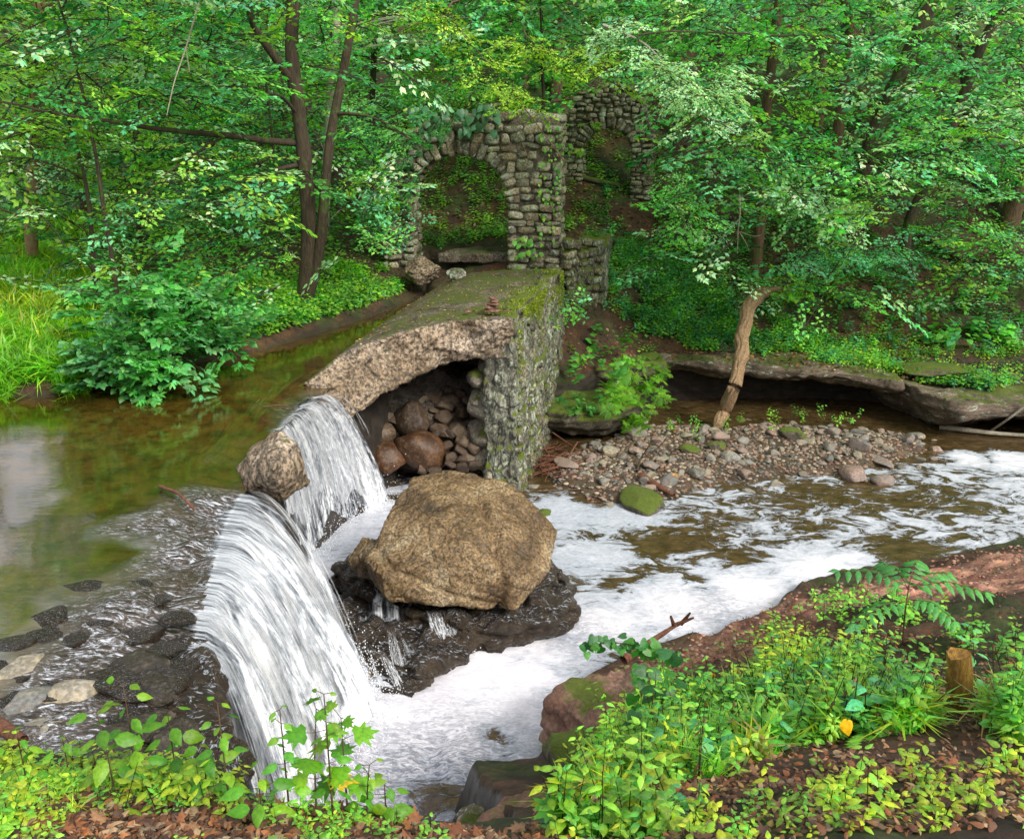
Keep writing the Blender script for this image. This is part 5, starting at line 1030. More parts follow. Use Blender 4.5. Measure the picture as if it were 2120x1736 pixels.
# pole at far right, sticks, twig pile
stick('dead_branch', 'straight pale pole propped on the ledge at the right edge', [[W(2048, 893, .05), D(2085, 868, 14.2), D(2119, 842, 14.1), D(2140, 828, 14.05)]], .022, .02, 'palewood')
stick('dead_branch', 'pale log half sunk in the water under the right ledge', [[W(1945, 883, .03), W(2000, 890, .06), W(2060, 897, .05), W(2140, 902, .03)]], .05, .03, 'palewood')
stick('stick', 'reddish bent stick caught at the brink of the big fall', [[W(330, 1006, 2.03), W(365, 1018, 2.08), W(385, 1035, 2.1), W(403, 1055, 2.02)]], .016, .012, 'redwood', 'stick')
stick('stick', 'grey driftwood twig stuck above the small fall', [[W(545, 842, 2.03), W(580, 838, 2.06), W(615, 843, 2.03)], [W(575, 839, 2.05), W(600, 850, 2.03)]], .012, .006, 'bark2', 'stick')
stick('broken_branch', 'rust brown broken branch with snag ends lying at the near waterline', [[W(1290, 1365, .45), W(1350, 1325, .5), W(1400, 1292, .5), W(1418, 1285, .48)], [W(1400, 1292, .5), W(1435, 1278, .62)], [W(1395, 1295, .5), W(1388, 1275, .66)], [W(1410, 1290, .5), W(1428, 1268, .68)]], .045, .01, 'redwood')
stick('driftwood', 'dark red brown rotten wood piece on the gravel bar', [[W(1325, 985, .12), W(1360, 1005, .12), W(1395, 1025, .08)]], .07, .03, 'redwood', 'driftwood')
stick('driftwood', 'thin dark forked branch standing in the gravel near the twig pile', [[W(1318, 975, .1), W(1325, 950, .2), W(1345, 920, .45), W(1350, 900, .6)], [W(1325, 950, .2), W(1365, 925, .35), W(1380, 905, .5)]], .02, .007, 'bark', 'driftwood')
stick('stick', 'long thin twig lying along the edge of the foam below the dam wall', [[W(1112, 1016, .03), W(1200, 1012, .05), W(1285, 1024, .04)]], .014, .008, 'bark2', 'stick')
stick('stick', 'brown stick slanting over the dark pool right of the dam wall', [[W(1245, 980, .06), W(1290, 935, .3), W(1330, 900, .5)]], .012, .006, 'bark2', 'stick')
stick('driftwood', 'split pale wood piece poking out of the stream', [[W(1750, 970, .02), W(1775, 985, .05), W(1795, 998, .0)]], .05, .02, 'barewood', 'driftwood')
stick('wood_stub', 'small pale splintered post end standing behind the golden boulder', [[D(1012, 1002, 11.1), D(1012, 985, 11.1), D(1013, 978, 11.1)]], .055, .035, 'palewood', 'wood')
stick('log', 'orange brown log end at the lower left edge', [[W(-40, 1478, 2.2), W(0, 1500, 2.2), W(45, 1535, 2.18)]], .04, .035, 'redwood', 'log')
stick('stick', 'thin purple brown stick lying along the edge of the near bank', [[W(690, 1695, 2.52), W(760, 1705, 2.52), W(840, 1715, 2.5), W(900, 1725, 2.48)], [W(760, 1705, 2.52), W(790, 1690, 2.58)]], .011, .006, 'bark2', 'stick')
tw = []
for i in range(130):
    c0 = W(1145+ri.gauss(0, 26), 955+ri.gauss(0, 16), .06+ri.random()*.08); a = ri.uniform(0, 3.14); l_ = ri.uniform(.08, .25)*(1.8 if i < 8 else 1); d_ = np.array([math.cos(a), math.sin(a), ri.uniform(-.3, .3)])*l_
    tw.append(tube_np([c0-d_, c0, c0+d_], .006+.008*(i < 12), 5))
tag(link('twig_pile', mesh_np('twig_pile', *cat_quads(tw)), M['redwood']), 'tangle of red brown twigs washed against the foot of the dam wall', 'twigs', kind='stuff')
# stump among the plants
sb = G(1985, 1470); k_ = (sb[1]*.951+.9)/FT
q = smooth_path([sb-np.array([0, 0, .05]), sb+np.array([-.02, 0, .12]), sb+np.array([-.06, 0, .34])], 20); V, F = tube_np(q, np.interp(np.linspace(0, 1, 20), [0, 1], [.066, .058]), 18, .22, 8)
V[-18:] = V[-18:]+np.array([0, 0, 1])*(.02*vnoise(V[-18:]*30))[:, None]
st_ = empty('stump', tuple(sb), 'short rotten orange stump standing among the plants at lower right', 'stump'); link('wood', mesh_np('wood', V, F, smooth=True), M['stump'], st_)
top = V[-18:].mean(0); Vt = np.concatenate([V[-18:], [top-np.array([0, 0, .025])]]); link('hollow_top', mesh_np('hollow_top', Vt, np.array([[i, (i+1) % 18, 18] for i in range(18)])), M['stump'], st_)
# ================================================================ low plants
def make_plant(seed, h=.3, n=8, leaf=.08, w=.6, shape='simple', whorl=True, lean=.2, droop=-.25, stem=.003):
    """one upright herb: stem, leaves in alternate pairs, a tuft on top"""
    r = np.random.default_rng(seed); B = []; Dv = []; S = []; d = np.array([r.normal()*lean, r.normal()*lean, 1.]); d = unit(d)
    for i in range(n):
        f = (i+1)/n; f = f**.8; a = i*2.4+r.uniform(-.4, .4); B.append(d*h*f); Dv.append([math.cos(a), math.sin(a), droop+.35*f+r.normal()*.15]); S.append(leaf*(1.1-.45*f*f)*r.uniform(.75, 1.2))
    B = np.array(B); Dv = unit(np.array(Dv)); B = B+Dv*.012
    V, F, k = leaves_np(B, Dv, np.broadcast_to([0, 0, 1.], Dv.shape)+r.normal(size=Dv.shape)*.25, S, np.full(n, w), shape)
    tone = np.repeat(np.stack([r.uniform(.7, 1.35, n), r.random(n)], -1), k, 0)
    v2, f2 = tube_np([[0, 0, -.03], d*h*.5, d*h], [stem, stem*.8, stem*.5], 3); f2 = np.concatenate([f2[:, [0, 1, 2]], f2[:, [0, 2, 3]]])
    return np.concatenate([V, v2]), np.concatenate([F, f2+len(V)]), np.concatenate([tone, np.full((len(v2), 2), -1.)])
def make_tuft(seed, n=26, h=.35, w=.022):
    r = np.random.default_rng(seed); a = r.uniform(0, 6.28, n); el_ = r.uniform(.5, 1.5, n); Dv = np.stack([np.cos(a)*np.cos(el_), np.sin(a)*np.cos(el_), np.sin(el_)], -1); B = r.normal(size=(n, 3))*.03*np.array([1, 1, 0])
    V, F, k = leaves_np(B, Dv, np.broadcast_to([0, 0, 1.], Dv.shape)+r.normal(size=Dv.shape)*.2, h*r.uniform(.5, 1.1, n), np.full(n, w/h), 'blade')
    V[4::5, 2] -= .3*h*r.random(n)                 # arching tips
    return V, F, np.repeat(np.stack([r.uniform(.7, 1.3, n), r.random(n)], -1), k, 0)
def make_fern(seed, n=9, L=.3):
    r = np.random.default_rng(seed); B = []; Dv = []; S = []
    for f in range(n):
        a = r.uniform(0, 6.28); d = np.array([math.cos(a), math.sin(a), .7]); p = np.zeros(3)
        for i in range(14):
            d = unit(d+np.array([0, 0, -.09])); p = p+d*L/14
            for s in (1, -1): B.append(p.copy()); Dv.append(unit(np.cross(d, [0, 0, 1])*s+d*.4)); S.append(L*.28*math.sin(math.pi*(i+1.5)/16))
    B = np.array(B); V, F, k = leaves_np(B, np.array(Dv), np.broadcast_to([0, 0, 1.], B.shape)+r.normal(size=B.shape)*.1, S, np.full(len(B), .28), 'simple')
    return V, F, np.repeat(np.stack([r.uniform(.8, 1.2, len(B)), r.random(len(B))], -1), k, 0)
PLt = {'herb': [make_plant(s, .26, 9, .075, .58, 'ovate') for s in range(7)], 'low': [make_plant(20+s, .12, 7, .06, .65, 'simple', droop=-.1) for s in range(6)], 'tall': [make_plant(40+s, .5, 16, .07, .5, 'ovate', lean=.12) for s in range(5)],
      'lowo': [make_plant(20+s, .14, 8, .055, .6, 'ovate', droop=-.1) for s in range(7)], 'stalk': [make_plant(120+s, .34, 5, .05, .35, 'ovate', droop=-1.2, lean=.25, stem=.0035) for s in range(4)], 'tuft': [make_tuft(s) for s in range(5)], 'fern': [make_fern(s) for s in range(4)], 'round': [make_plant(60+s, .2, 6, .09, .95, 'heart', droop=-.1) for s in range(4)],
      'farherb': [make_plant(80+s, .3, 9, .13, .6, 'simple', droop=-.15) for s in range(6)]}
STP = np.array(sb[:2])
LEX = [W(a, b, z_) for a, b, z_ in [(1150, 722, .9), (1390, 745, .9), (1600, 762, .9), (1780, 775, .86), (1872, 792, .8), (1935, 815, .72), (1985, 838, .66), (2119, 835, .66), (2300, 850, .7)]]
def ground_z(x_, y_):
    z_ = height(x_, y_); ye = np.interp(x_, [p[0] for p in LEX], [p[1] for p in LEX]); ze = np.interp(x_, [p[0] for p in LEX], [p[2] for p in LEX]); on = (x_ > LEX[0][0]) & (y_ > ye+.04) & (y_ < ye+2.1)
    return np.where(on, np.maximum(z_, ze+.02), z_)
def scatter(kind, poly, n, size, cols, cond=None, lift=0., tilt=.2, space='px', y0=2.0, z=0., weights=None):
    """plants over a patch of ground: poly in ground coordinates"""
    poly = np.array(poly); lo, hi = poly.min(0), poly.max(0); x_ = rng.uniform(lo[0], hi[0], n*6); y_ = rng.uniform(lo[1], hi[1], n*6)
    k = sdist(poly, x_, y_) > 0; x_, y_ = x_[k], y_[k]
    den = fbm2(x_, y_, 1.6, 3, 77)+rng.random(len(x_))*.9 > .25; x_, y_ = x_[den], y_[den]
    z_ = ground_z(x_, y_); k = np.ones(len(x_), bool) if cond is None else (cond(x_, y_, z_) | (z_ > height(x_, y_)+.01)); k &= ~((np.hypot(x_-STP[0], y_-STP[1]+.1) < .15) | ((np.abs(x_-STP[0]*y_/STP[1]) < .17) & (y_ < STP[1]) & (y_ > STP[1]-1.2) & (lift == 0) & (z_ > .5))); x_, y_, z_ = x_[k][:n], y_[k][:n], z_[k][:n]; n = len(x_)
    cols = np.array(cols); ci = np.clip(((fbm2(x_, y_, .9, 3, 78)+1)/2*len(cols)+rng.normal(size=n)*.8).astype(int), 0, len(cols)-1)
    pal = cols[ci]*rng.uniform(.7, 1.3, (n, 1))
    return stamp(PLt[kind], np.stack([x_, y_, z_+lift], -1), rng.uniform(0, 6.28, n), rng.normal(size=n)*tilt, rng.normal(size=n)*tilt, size*rng.uniform(.55, 1.3, n), pal)
def pw(pts, z): return [tuple(W(a, b, z)[:2]) for a, b in pts]
def gpoly(pts): return [tuple(G(a, b)[:2]) for a, b in pts]
dry = lambda x_, y_, z_: (sdist(LOWER, x_, y_) < -.12) & (sdist(UPPER, x_, y_) < -.1)
YG = (.42, .6, .04); GG = (.15, .47, .07); TL = (.12, .44, .2); LM = (.28, .6, .07); DK = (.06, .24, .05)
# right foreground
FG = gpoly([(1640, 1345), (1760, 1400), (1850, 1425), (2000, 1440), (2119, 1460), (2300, 1500), (2400, 1540), (2119, 1540), (1750, 1530), (1600, 1560), (1450, 1620), (1380, 1736), (1130, 1736), (1160, 1660), (1290, 1640), (1350, 1560), (1320, 1470), (1420, 1470), (1550, 1450), (1590, 1380)])
leaf_obj('undergrowth', [scatter('herb', FG, 400, .8, [GG, LM, GG, DK, TL], dry), scatter('herb', FG, 110, 1.15, [GG, TL, LM], dry), scatter('lowo', FG, 1300, .85, [LM, YG, GG, DK, (.3, .16, .05)], dry), scatter('tall', FG, 300, .8, [GG, LM, YG], dry), scatter('tuft', FG, 420, .75, [LM, YG, (.4, .36, .12)], dry), scatter('round', FG, 150, .9, [TL, GG], dry), scatter('fern', FG, 60, .8, [LM, GG], dry), scatter('stalk', FG, 160, 1., [(.16, .07, .03), (.3, .16, .07)], dry)])
tag(bpy.data.objects['undergrowth'], 'dense mixed green herbs covering the near right bank', 'undergrowth', kind='stuff')
FG2 = gpoly([(1640, 1220), (1900, 1260), (2119, 1300), (2119, 1380), (1900, 1340), (1700, 1300)]); FG3 = gpoly([(1130, 1650), (1300, 1560), (1600, 1610), (2200, 1590), (2200, 1790), (1050, 1790)])
FGc = gpoly([(1240, 1560), (1360, 1500), (1420, 1560), (1400, 1736), (1120, 1736), (1150, 1690)])
o = leaf_obj('bank_herbs', [scatter('lowo', FG2, 90, 1., [LM, GG], dry), scatter('herb', FG3, 50, .6, [YG, LM, GG], dry), scatter('lowo', FG3, 170, .6, [YG, LM], dry), scatter('tall', FGc, 60, .8, [LM, YG], dry), scatter('herb', FGc, 200, .9, [LM, YG, GG], dry), scatter('low', gpoly([(1250, 1420), (1330, 1380), (1560, 1310), (1640, 1215), (1660, 1300), (1430, 1430)]), 60, .9, [GG, LM], dry)]); tag(o, 'scattered bright herbs along the near right bank', 'herbs', kind='stuff')
# left foreground
FL = gpoly([(-60, 1570), (200, 1585), (300, 1590), (420, 1620), (520, 1665), (500, 1736), (0, 1790), (-120, 1736)]); FL2 = gpoly([(-60, 1600), (500, 1670), (900, 1715), (1050, 1730), (1000, 1800), (-100, 1800)])
o = leaf_obj('bank_plants', [scatter('lowo', FL, 420, .55, [YG, LM, GG], dry), scatter('herb', FL, 110, .6, [YG, LM], dry), scatter('lowo', FL2, 330, .45, [LM, YG], dry), scatter('tuft', FL, 70, .3, [YG], dry)]); tag(o, 'low yellow green plants on the mossy left foreground bank', 'plants', kind='stuff')
# shore and slope vegetation
SL = gpoly([(430, 720), (560, 690), (700, 655), (850, 605), (800, 560), (650, 600), (480, 640), (420, 690)])
SB = [tuple(W(a, b, 2.15)[:2]) for a, b in [(200, 795), (340, 762), (400, 742), (480, 730), (560, 708), (650, 682), (740, 652), (840, 612), (800, 590), (620, 610), (440, 640), (200, 700)]]
o = leaf_obj('shore_herbs', [scatter('low', SB, 3600, 1.4, [LM, GG, LM, (.3, .6, .05)], dry, tilt=.3), scatter('herb', SB, 900, .9, [GG, LM], dry, tilt=.3), scatter('low', SL, 1500, 1.2, [GG, GG, LM, TL], dry, tilt=.3), scatter('tuft', SL, 60, .5, [LM], dry), scatter('farherb', [(-9, 11.5), (-3.2, 12.6), (-2.4, 15.2), (-2.2, 18), (-5, 20), (-14, 20), (-16, 12)], 1300, .9, [GG, LM, DK, GG], dry)]); tag(o, 'small green herbs along the far pond shore and under the trees', 'herbs', kind='stuff')
RS = [(1.2, 16.9), (2.4, 16.9), (4., 16.7), (5.6, 16.7), (8., 16.4), (9.8, 16.4), (14, 16.4), (16, 22), (8, 23), (2.2, 22.5), (1.6, 19.5)]
lit = [tuple(W(a, b, z_)[:2]) for a, b, z_ in [(1230, 715, .9), (1400, 722, .9), (1560, 738, .9), (1700, 752, .9), (1850, 762, .9), (2050, 770, 1.), (2119, 735, 1.2), (1900, 700, 1.3), (1700, 665, 1.4), (1560, 610, 1.7), (1300, 570, 1.9), (1230, 610, 1.8)]]
o = leaf_obj('slope_plants', [scatter('farherb', RS, 3000, .75, [GG, LM, TL, GG, DK], dry), scatter('farherb', lit, 1300, .62, [GG, TL, LM, TL, GG], dry), scatter('low', lit, 3600, 1.2, [LM, GG, TL, LM], dry), scatter('low', gpoly([(1600, 740), (1900, 760), (2119, 790), (2119, 720), (1900, 700), (1700, 690)]), 380, .9, [LM, GG, YG], dry)]); tag(o, 'leafy ground plants covering the slope above the right ledge', 'plants', kind='stuff')
CS = [(-1.5, 18.6), (1.0, 18.8), (1.8, 20.6), (2.6, 21.), (4, 22), (5, 30), (-3, 30), (-3.5, 20)]  # lighter greens on this patch stand in for light behind the near arch
o = leaf_obj('hillside_plants', [scatter('farherb', CS, 2600, .75, [LM, LM, GG, (.3, .6, .05)], dry), scatter('farherb', [(-20, 19), (-3, 19.5), (-3, 34), (22, 34), (22, 22), (5, 22.5), (5, 36), (-20, 36)], 4600, 1.2, [GG, DK, TL, GG], dry)]); tag(o, 'green undergrowth on the wooded hillside behind the arches', 'undergrowth', kind='stuff')
# grass on the left shore
GR = [tuple(W(a, b, 2.15)[:2]) for a, b in [(-120, 812), (0, 812), (100, 810), (200, 790), (270, 740), (270, 640), (240, 570), (60, 555), (-140, 580)]]
o = leaf_obj('grass', [scatter('tuft', GR, 3000, 1.15, [(.3, .62, .04), (.2, .55, .03), (.5, .6, .03), (.22, .55, .04)], lambda a, b, c_: (sdist(LOWER, a, b) < 0) & (sdist(UPPER, a, b) < .3), tilt=.25), scatter('tuft', [tuple(W(a, b, 2.1)[:2]) for a, b in [(-120, 835), (0, 835), (100, 828), (210, 805), (300, 785), (290, 750), (100, 780), (-100, 780)]], 700, 1.1, [(.25, .58, .04), (.2, .5, .03)], lambda a, b, c_: a > -99, tilt=.3)]); tag(o, 'bright long grass overhanging the pond at the left shore', 'grass', kind='stuff')
# leaf litter
def litter(poly, n, size, cols, cond=dry, shape='ovate'):
    poly = np.array(poly); lo, hi = poly.min(0), poly.max(0); x_ = rng.uniform(lo[0], hi[0], n*4); y_ = rng.uniform(lo[1], hi[1], n*4); k = (sdist(poly, x_, y_) > 0); x_, y_ = x_[k], y_[k]; z_ = ground_z(x_, y_); k = cond(x_, y_, 0) | (z_ > height(x_, y_)+.01); x_, y_, z_ = x_[k][:n], y_[k][:n], z_[k][:n]; n = len(x_)
    a = rng.uniform(0, 6.28, n); Dv = np.stack([np.cos(a), np.sin(a), rng.normal(size=n)*.3], -1); up = np.stack([rng.normal(size=n)*.5, rng.normal(size=n)*.5, np.ones(n)], -1)
    V, F, k = leaves_np(np.stack([x_, y_, z_+.012], -1), Dv, up, size*rng.uniform(.5, 1.3, n), rng.uniform(.35, .8, n), shape)
    c_ = np.array(cols)[rng.integers(0, len(cols), n)]*rng.uniform(.5, 1.3, (n, 1)); return V, F, np.repeat(c_, k, 0)
BR = [(.14, .05, .02), (.24, .09, .035), (.28, .15, .075), (.07, .03, .016), (.36, .25, .15), (.1, .05, .03), (.32, .12, .04)]
o = leaf_obj('leaf_litter', [litter([(-9, 10.2), (-1.6, 15.2), (-1.6, 18.4), (-3.5, 18), (-10, 11.5)], 5000, .045, BR+[(.2, .17, .13)], cond=lambda a, b, c_: (sdist(UPPER, a, b) < .12) & (sdist(LOWER, a, b) < 0)), litter(FL2, 5200, .036, BR), litter(FL2, 240, .07, BR, shape='maple'), litter(FL, 1300, .035, BR), litter(FG3, 4200, .034, BR+[(.4, .26, .08)]), litter(FG3, 160, .06, BR, shape='maple'), litter(gpoly([(1300, 1420), (1600, 1300), (2200, 1340), (2250, 1640), (1700, 1640), (1300, 1736), (1150, 1736)]), 4200, .035, BR), litter(gpoly([(1150, 1440), (1640, 1215), (2119, 1130), (2200, 1350), (1700, 1300), (1450, 1430), (1300, 1500)]), 1500, .025, BR), litter([(1, 15.6), (14, 15.2), (16, 24), (2, 26), (-1, 20)], 9000, .08, BR), litter([(-3, 19), (4, 19), (6, 36), (-12, 36), (-14, 20)], 9000, .11, BR)], mat='dead'); tag(o, 'brown dead leaves scattered over banks and hillside', 'leaf litter', kind='stuff')
xs_ = rng.uniform(1.0, 9.8, 900); ys2 = rng.uniform(15.2, 17.2, 900); tx_, ty_, _z = proj(np.stack([xs_, ys2, np.full(900, .92)], -1))
edge_ = np.interp(tx_, [1150, 1400, 1600, 1780, 1872, 1990, 2119], [725, 742, 755, 770, 785, 832, 830]); dn = fbm2(xs_, ys2, 1.1, 3, 88)+np.where(tx_ < 1350, .5, 0)+np.where((tx_ > 1600) & (tx_ < 1900), .35, 0)
k = (ty_ < edge_-4) & (dn > -.05) & (ty_ > 690); P = np.stack([xs_, ys2, np.interp(tx_, [1800, 1950], [.93, .78])], -1)[k]; n = len(P)
o = leaf_obj('ledge_herbs', [stamp(PLt['low'], P, rng.uniform(0, 6.28, n), rng.normal(size=n)*.3, rng.normal(size=n)*.3, rng.uniform(.6, 1.4, n), np.array([LM, GG, YG])[rng.integers(0, 3, n)]*rng.uniform(.7, 1.2, (n, 1)))]); tag(o, 'bright herbs and seedlings growing on top of the right ledge', 'herbs', kind='stuff')
# moss: cushions along the right edge of the dam cap and on the wall tops
def mossfuzz(P, N_, size, cols):
    n = len(P); Dv = unit(np.asarray(N_)+rng.normal(size=(n, 3))*.5); V, F, k = leaves_np(P, Dv, rng.normal(size=(n, 3)), size*rng.uniform(.6, 1.4, n), np.full(n, .5), 'simple')
    return V, F, np.repeat(np.array(cols)[rng.integers(0, len(cols), n)]*rng.uniform(.6, 1.3, (n, 1)), k, 0)
s_ = rng.uniform(0, 4.2, 9000); dz_ = rng.exponential(.16, 9000)*(1+.9*vnoise(np.stack([s_*2.2, 0*s_, 0*s_], -1), 3)); dz_ = np.clip(dz_, 0, .8)
P = e0[None]+ud[None]*s_[:, None]+nr[None]*(.07+.05*dz_)[:, None]; P[:, 2] = 2.6-dz_; tp = rng.random(9000) < .3; P[tp] = (e0[None]+ud[None]*s_[:, None]-nr[None]*rng.exponential(.14, 9000)[:, None]+np.array([0, 0, .045]))[tp]
k = fbm2(s_, dz_, 2.2, 3, 7) > -.15
o = leaf_obj('moss', [mossfuzz(P[k], np.tile(nr*.6+np.array([0, 0, .8]), (k.sum(), 1)), .035, [(.26, .34, .02), (.16, .24, .015), (.3, .36, .03)])], mat='leafmatte'); tag(o, 'yellow green moss curtain along the right edge of the dam cap', 'moss', kind='stuff')
cx_ = rng.uniform(-2.2, .9, 1500); cy_ = rng.uniform(11.3, 16.4, 1500); bvc = BVHTree.FromPolygons([v.co[:] for v in bpy.data.objects['concrete_cap'].data.vertices], [p.vertices[:] for p in bpy.data.objects['concrete_cap'].data.polygons]); Pl = []
for a, b in zip(cx_, cy_):
    h_ = bvc.ray_cast(Vector((a, b, 5)), Vector((0, 0, -1)))
    if h_[0] is not None and h_[0][2] > 2.02 and h_[1][2] > .8: Pl.append(h_[0][:])
Pl = np.array(Pl)+np.array([0, 0, .01]); n = len(Pl); a = rng.uniform(0, 6.28, n); V, F, k = leaves_np(Pl, np.stack([np.cos(a), np.sin(a), 0*a+.1], -1), np.tile([0, 0, 1.], (n, 1))+rng.normal(size=(n, 3))*.3, rng.uniform(.012, .045, n), rng.uniform(.4, .8, n), 'ovate')
o = leaf_obj('fallen_leaf_bits', [(V, F, np.repeat(np.array(BR+[(.5, .45, .12)])[rng.integers(0, 8, n)], k, 0))], mat='dead'); tag(o, 'bits of dead leaf scattered on top of the dam cap', 'leaf litter', kind='stuff')
# ---- plants that stand out
def thing_leaves(name, label, cat, P, kind, S, cols, stems=None, mat='leaf', group=None, az=None, tilt=.2, bank=PLt):
    P = np.asarray(P); n = len(P); cols = np.array(cols); pal = cols[rng.integers(0, len(cols), n)]*rng.uniform(.8, 1.2, (n, 1))
    th = empty(name, tuple(P.mean(0)), label, cat, group)
    leaf_obj('foliage', [stamp(bank[kind], P, rng.uniform(0, 6.28, n) if az is None else az, rng.normal(size=n)*tilt, rng.normal(size=n)*tilt, S*rng.uniform(.8, 1.2, n), pal)], th, mat)
    if stems: link('stem', mesh_np('stem', *cat_quads([tube_np(smooth_path(s, 8), np.linspace(r_, r_*.5, 8), 5) for s, r_ in stems]), smooth=True), M['bark2'], th)
    return th
def blobpts(n, c, r):
    v = unit(rng.normal(size=(n, 3))); return np.array(c)+v*np.array(r)*(rng.random((n, 1))**.4)
# big shrub on the left shore
cs = D(335, 650, 10.7); P = blobpts(120, cs, (1.0, .7, .62)); P = np.concatenate([P, blobpts(50, D(420, 690, 11.0), (.5, .4, .35)), blobpts(36, D(250, 740, 10.2), (.45, .3, .3)), blobpts(24, D(330, 750, 10.2), (.4, .2, .2))])
g0 = np.array([cs[0], cs[1]+.2, 2.05]); th = thing_leaves('shrub', 'large leafy shrub leaning over the pond at the left shore', 'shrub', P, 'broad', .62, [(.11, .42, .1), (.16, .46, .18), (.07, .3, .06)], [([g0, (g0+P[i])/2+np.array([0, 0, .2]), P[i]], .012) for i in range(0, 220, 8)], bank=SP, tilt=.3)
# ivy and vines on the near arch
A_ = lambda s, z_, t_=-.08: np.array(A0)+uA/np.linalg.norm(uA)*s+np.array([0, t_, z_])
P = np.array([A_(rng.uniform(.7, 3.1), 2.95+rng.uniform(-.05, .25), rng.uniform(-.2, .5)) for _ in range(110)]); th = thing_leaves('vine', 'low green plants and vine mat growing on top of the near arch', 'vine', P, 'low', 1.5, [GG, LM, GG], tilt=.4)
def hang(n, s0, s1, z0, z1, sz, cols, name, label, shape='heart', t0=-.22, w=.8, parent_stem=None):
    s = rng.uniform(s0, s1, n); z_ = rng.uniform(z0, z1, n); P = np.array([A_(a, b, t0+rng.normal()*.05) for a, b in zip(s, z_)]); Dv = np.stack([rng.normal(size=n)*.5, -.5+rng.normal(size=n)*.2, -1+rng.normal(size=n)*.3], -1)
    V, F, k = leaves_np(P, Dv, np.broadcast_to([0, -1, .45], Dv.shape)+rng.normal(size=Dv.shape)*.3, sz*rng.uniform(.6, 1.2, n), np.full(n, w), shape); C = np.repeat(np.array(cols)[rng.integers(0, len(cols), n)]*rng.uniform(.7, 1.3, (n, 1)), k, 0)
    th = empty(name, tuple(P.mean(0)), label, 'vine'); leaf_obj('foliage', [(V, F, C)], th); return th
hang(75, 1.2, 2.9, 2.45, 2.95, .17, [(.07, .22, .1), (.09, .28, .14), (.05, .18, .06)], 'vine', 'hanging vine with big blue green leaves draped over the near arch crown', w=.75)
hang(60, 2.6, 3.7, 1.0, 2.6, .14, [(.04, .14, .03), (.05, .18, .05)], 'vine', 'dark creeper covering the left shoulder of the near arch')
hang(80, .0, .45, .5, 2.6, .07, [GG, LM], 'vine', 'fine green creeper on the right corner of the near arch', t0=-.1)
hang(26, .35, .9, .0, .6, .11, [LM, GG], 'vine', 'small green creeper climbing from the foot of the near arch pier', t0=-.15)
v = [[A_(.75, 2.3, -.12), A_(.62, 2., -.16), A_(.8, 1.75, -.15), A_(.6, 1.5, -.14)], [A_(.95, 2.2, -.12), A_(.98, 1.7, -.15), A_(.7, 1.4, -.13), A_(.55, 1.3, -.12)]]
stick('bare_vine', 'bare brown vine stems looping down the near arch pier', v, .008, .004, 'barewood', 'vine')
# plants on the ledge by the dam wall
P = np.array([W(rng.uniform(1165, 1300), rng.uniform(690, 800), rng.uniform(.85, 1.35)) for _ in range(36)]); thing_leaves('broadleaf_plant', 'light green round leaved plant hanging over the ledge by the dam wall', 'plant', P, 'round', 1.35, [(.12, .36, .05), (.09, .32, .06), (.16, .4, .03)], tilt=.4)
P = np.array([W(rng.uniform(1250, 1385), rng.uniform(735, 850), rng.uniform(.7, 1.)) for _ in range(120)]); thing_leaves('fern_clump', 'feathery bright green fern clump hanging off the ledge end', 'fern', P, 'fern', .45, [(.16, .42, .03), (.13, .38, .03), (.2, .42, .03)], tilt=.5)
P = np.array([W(rng.uniform(1150, 1250), rng.uniform(832, 860), .55) for _ in range(10)]); thing_leaves('broadleaf_plant', 'small round leaved plant on the low mossy ledge', 'plant', P, 'round', 1.1, [(.1, .33, .07)], tilt=.4)
P = np.array([W(rng.uniform(1290, 1345), rng.uniform(850, 890), .4) for _ in range(40)]); thing_leaves('fern_clump', 'little fern patch at the right end of the low mossy ledge', 'fern', P, 'fern', .4, [(.18, .42, .03)], tilt=.5)
P = np.array([W(rng.uniform(1168, 1215), rng.uniform(560, 680), rng.uniform(1.6, 2.6)) for _ in range(34)]); thing_leaves('creeper', 'green creeper hanging down between dam wall and buttress wall', 'vine', P, 'low', 1.3, [GG, TL, GG], tilt=.7)
P = np.array([np.array(W(rng.uniform(1120, 1160), rng.uniform(600, 680), 2.0))*np.array([1, 1, 1])+np.array([.1, -.1, 0]) for _ in range(12)]); thing_leaves('creeper', 'thin creeper on the lichen covered side of the dam', 'vine', P, 'low', 1.0, [LM, GG], tilt=.8)
P = np.array([W(a+rng.normal()*10, b+rng.normal()*6, .15) for a, b in [(1410, 880), (1430, 890), (1600, 868), (1655, 862), (1690, 858), (1660, 870), (1600, 880), (1730, 872), (1760, 868), (1440, 905), (1500, 880), (1390, 895)] for _ in range(3)]); thing_leaves('weeds', 'fresh green weeds growing on top of the gravel bar', 'plants', P, 'herb', .75, [LM, GG], tilt=.3)
P = np.array([D(rng.uniform(1610, 1690), 608+rng.normal()*9, 16.2) for _ in range(16)]); thing_leaves('broadleaf_plant', 'thin leafy twig sticking out beside the top of the leaning log', 'plant', P, 'round', .7, [LM], tilt=.7)
P = np.array([G(rng.uniform(1900, 2100), rng.uniform(690, 720))+np.array([0, 0, .05]) for _ in range(26)]); thing_leaves('broadleaf_plant', 'patch of big round leaves on the slope at the right edge', 'plant', P, 'round', 1.6, [GG, TL], tilt=.4)
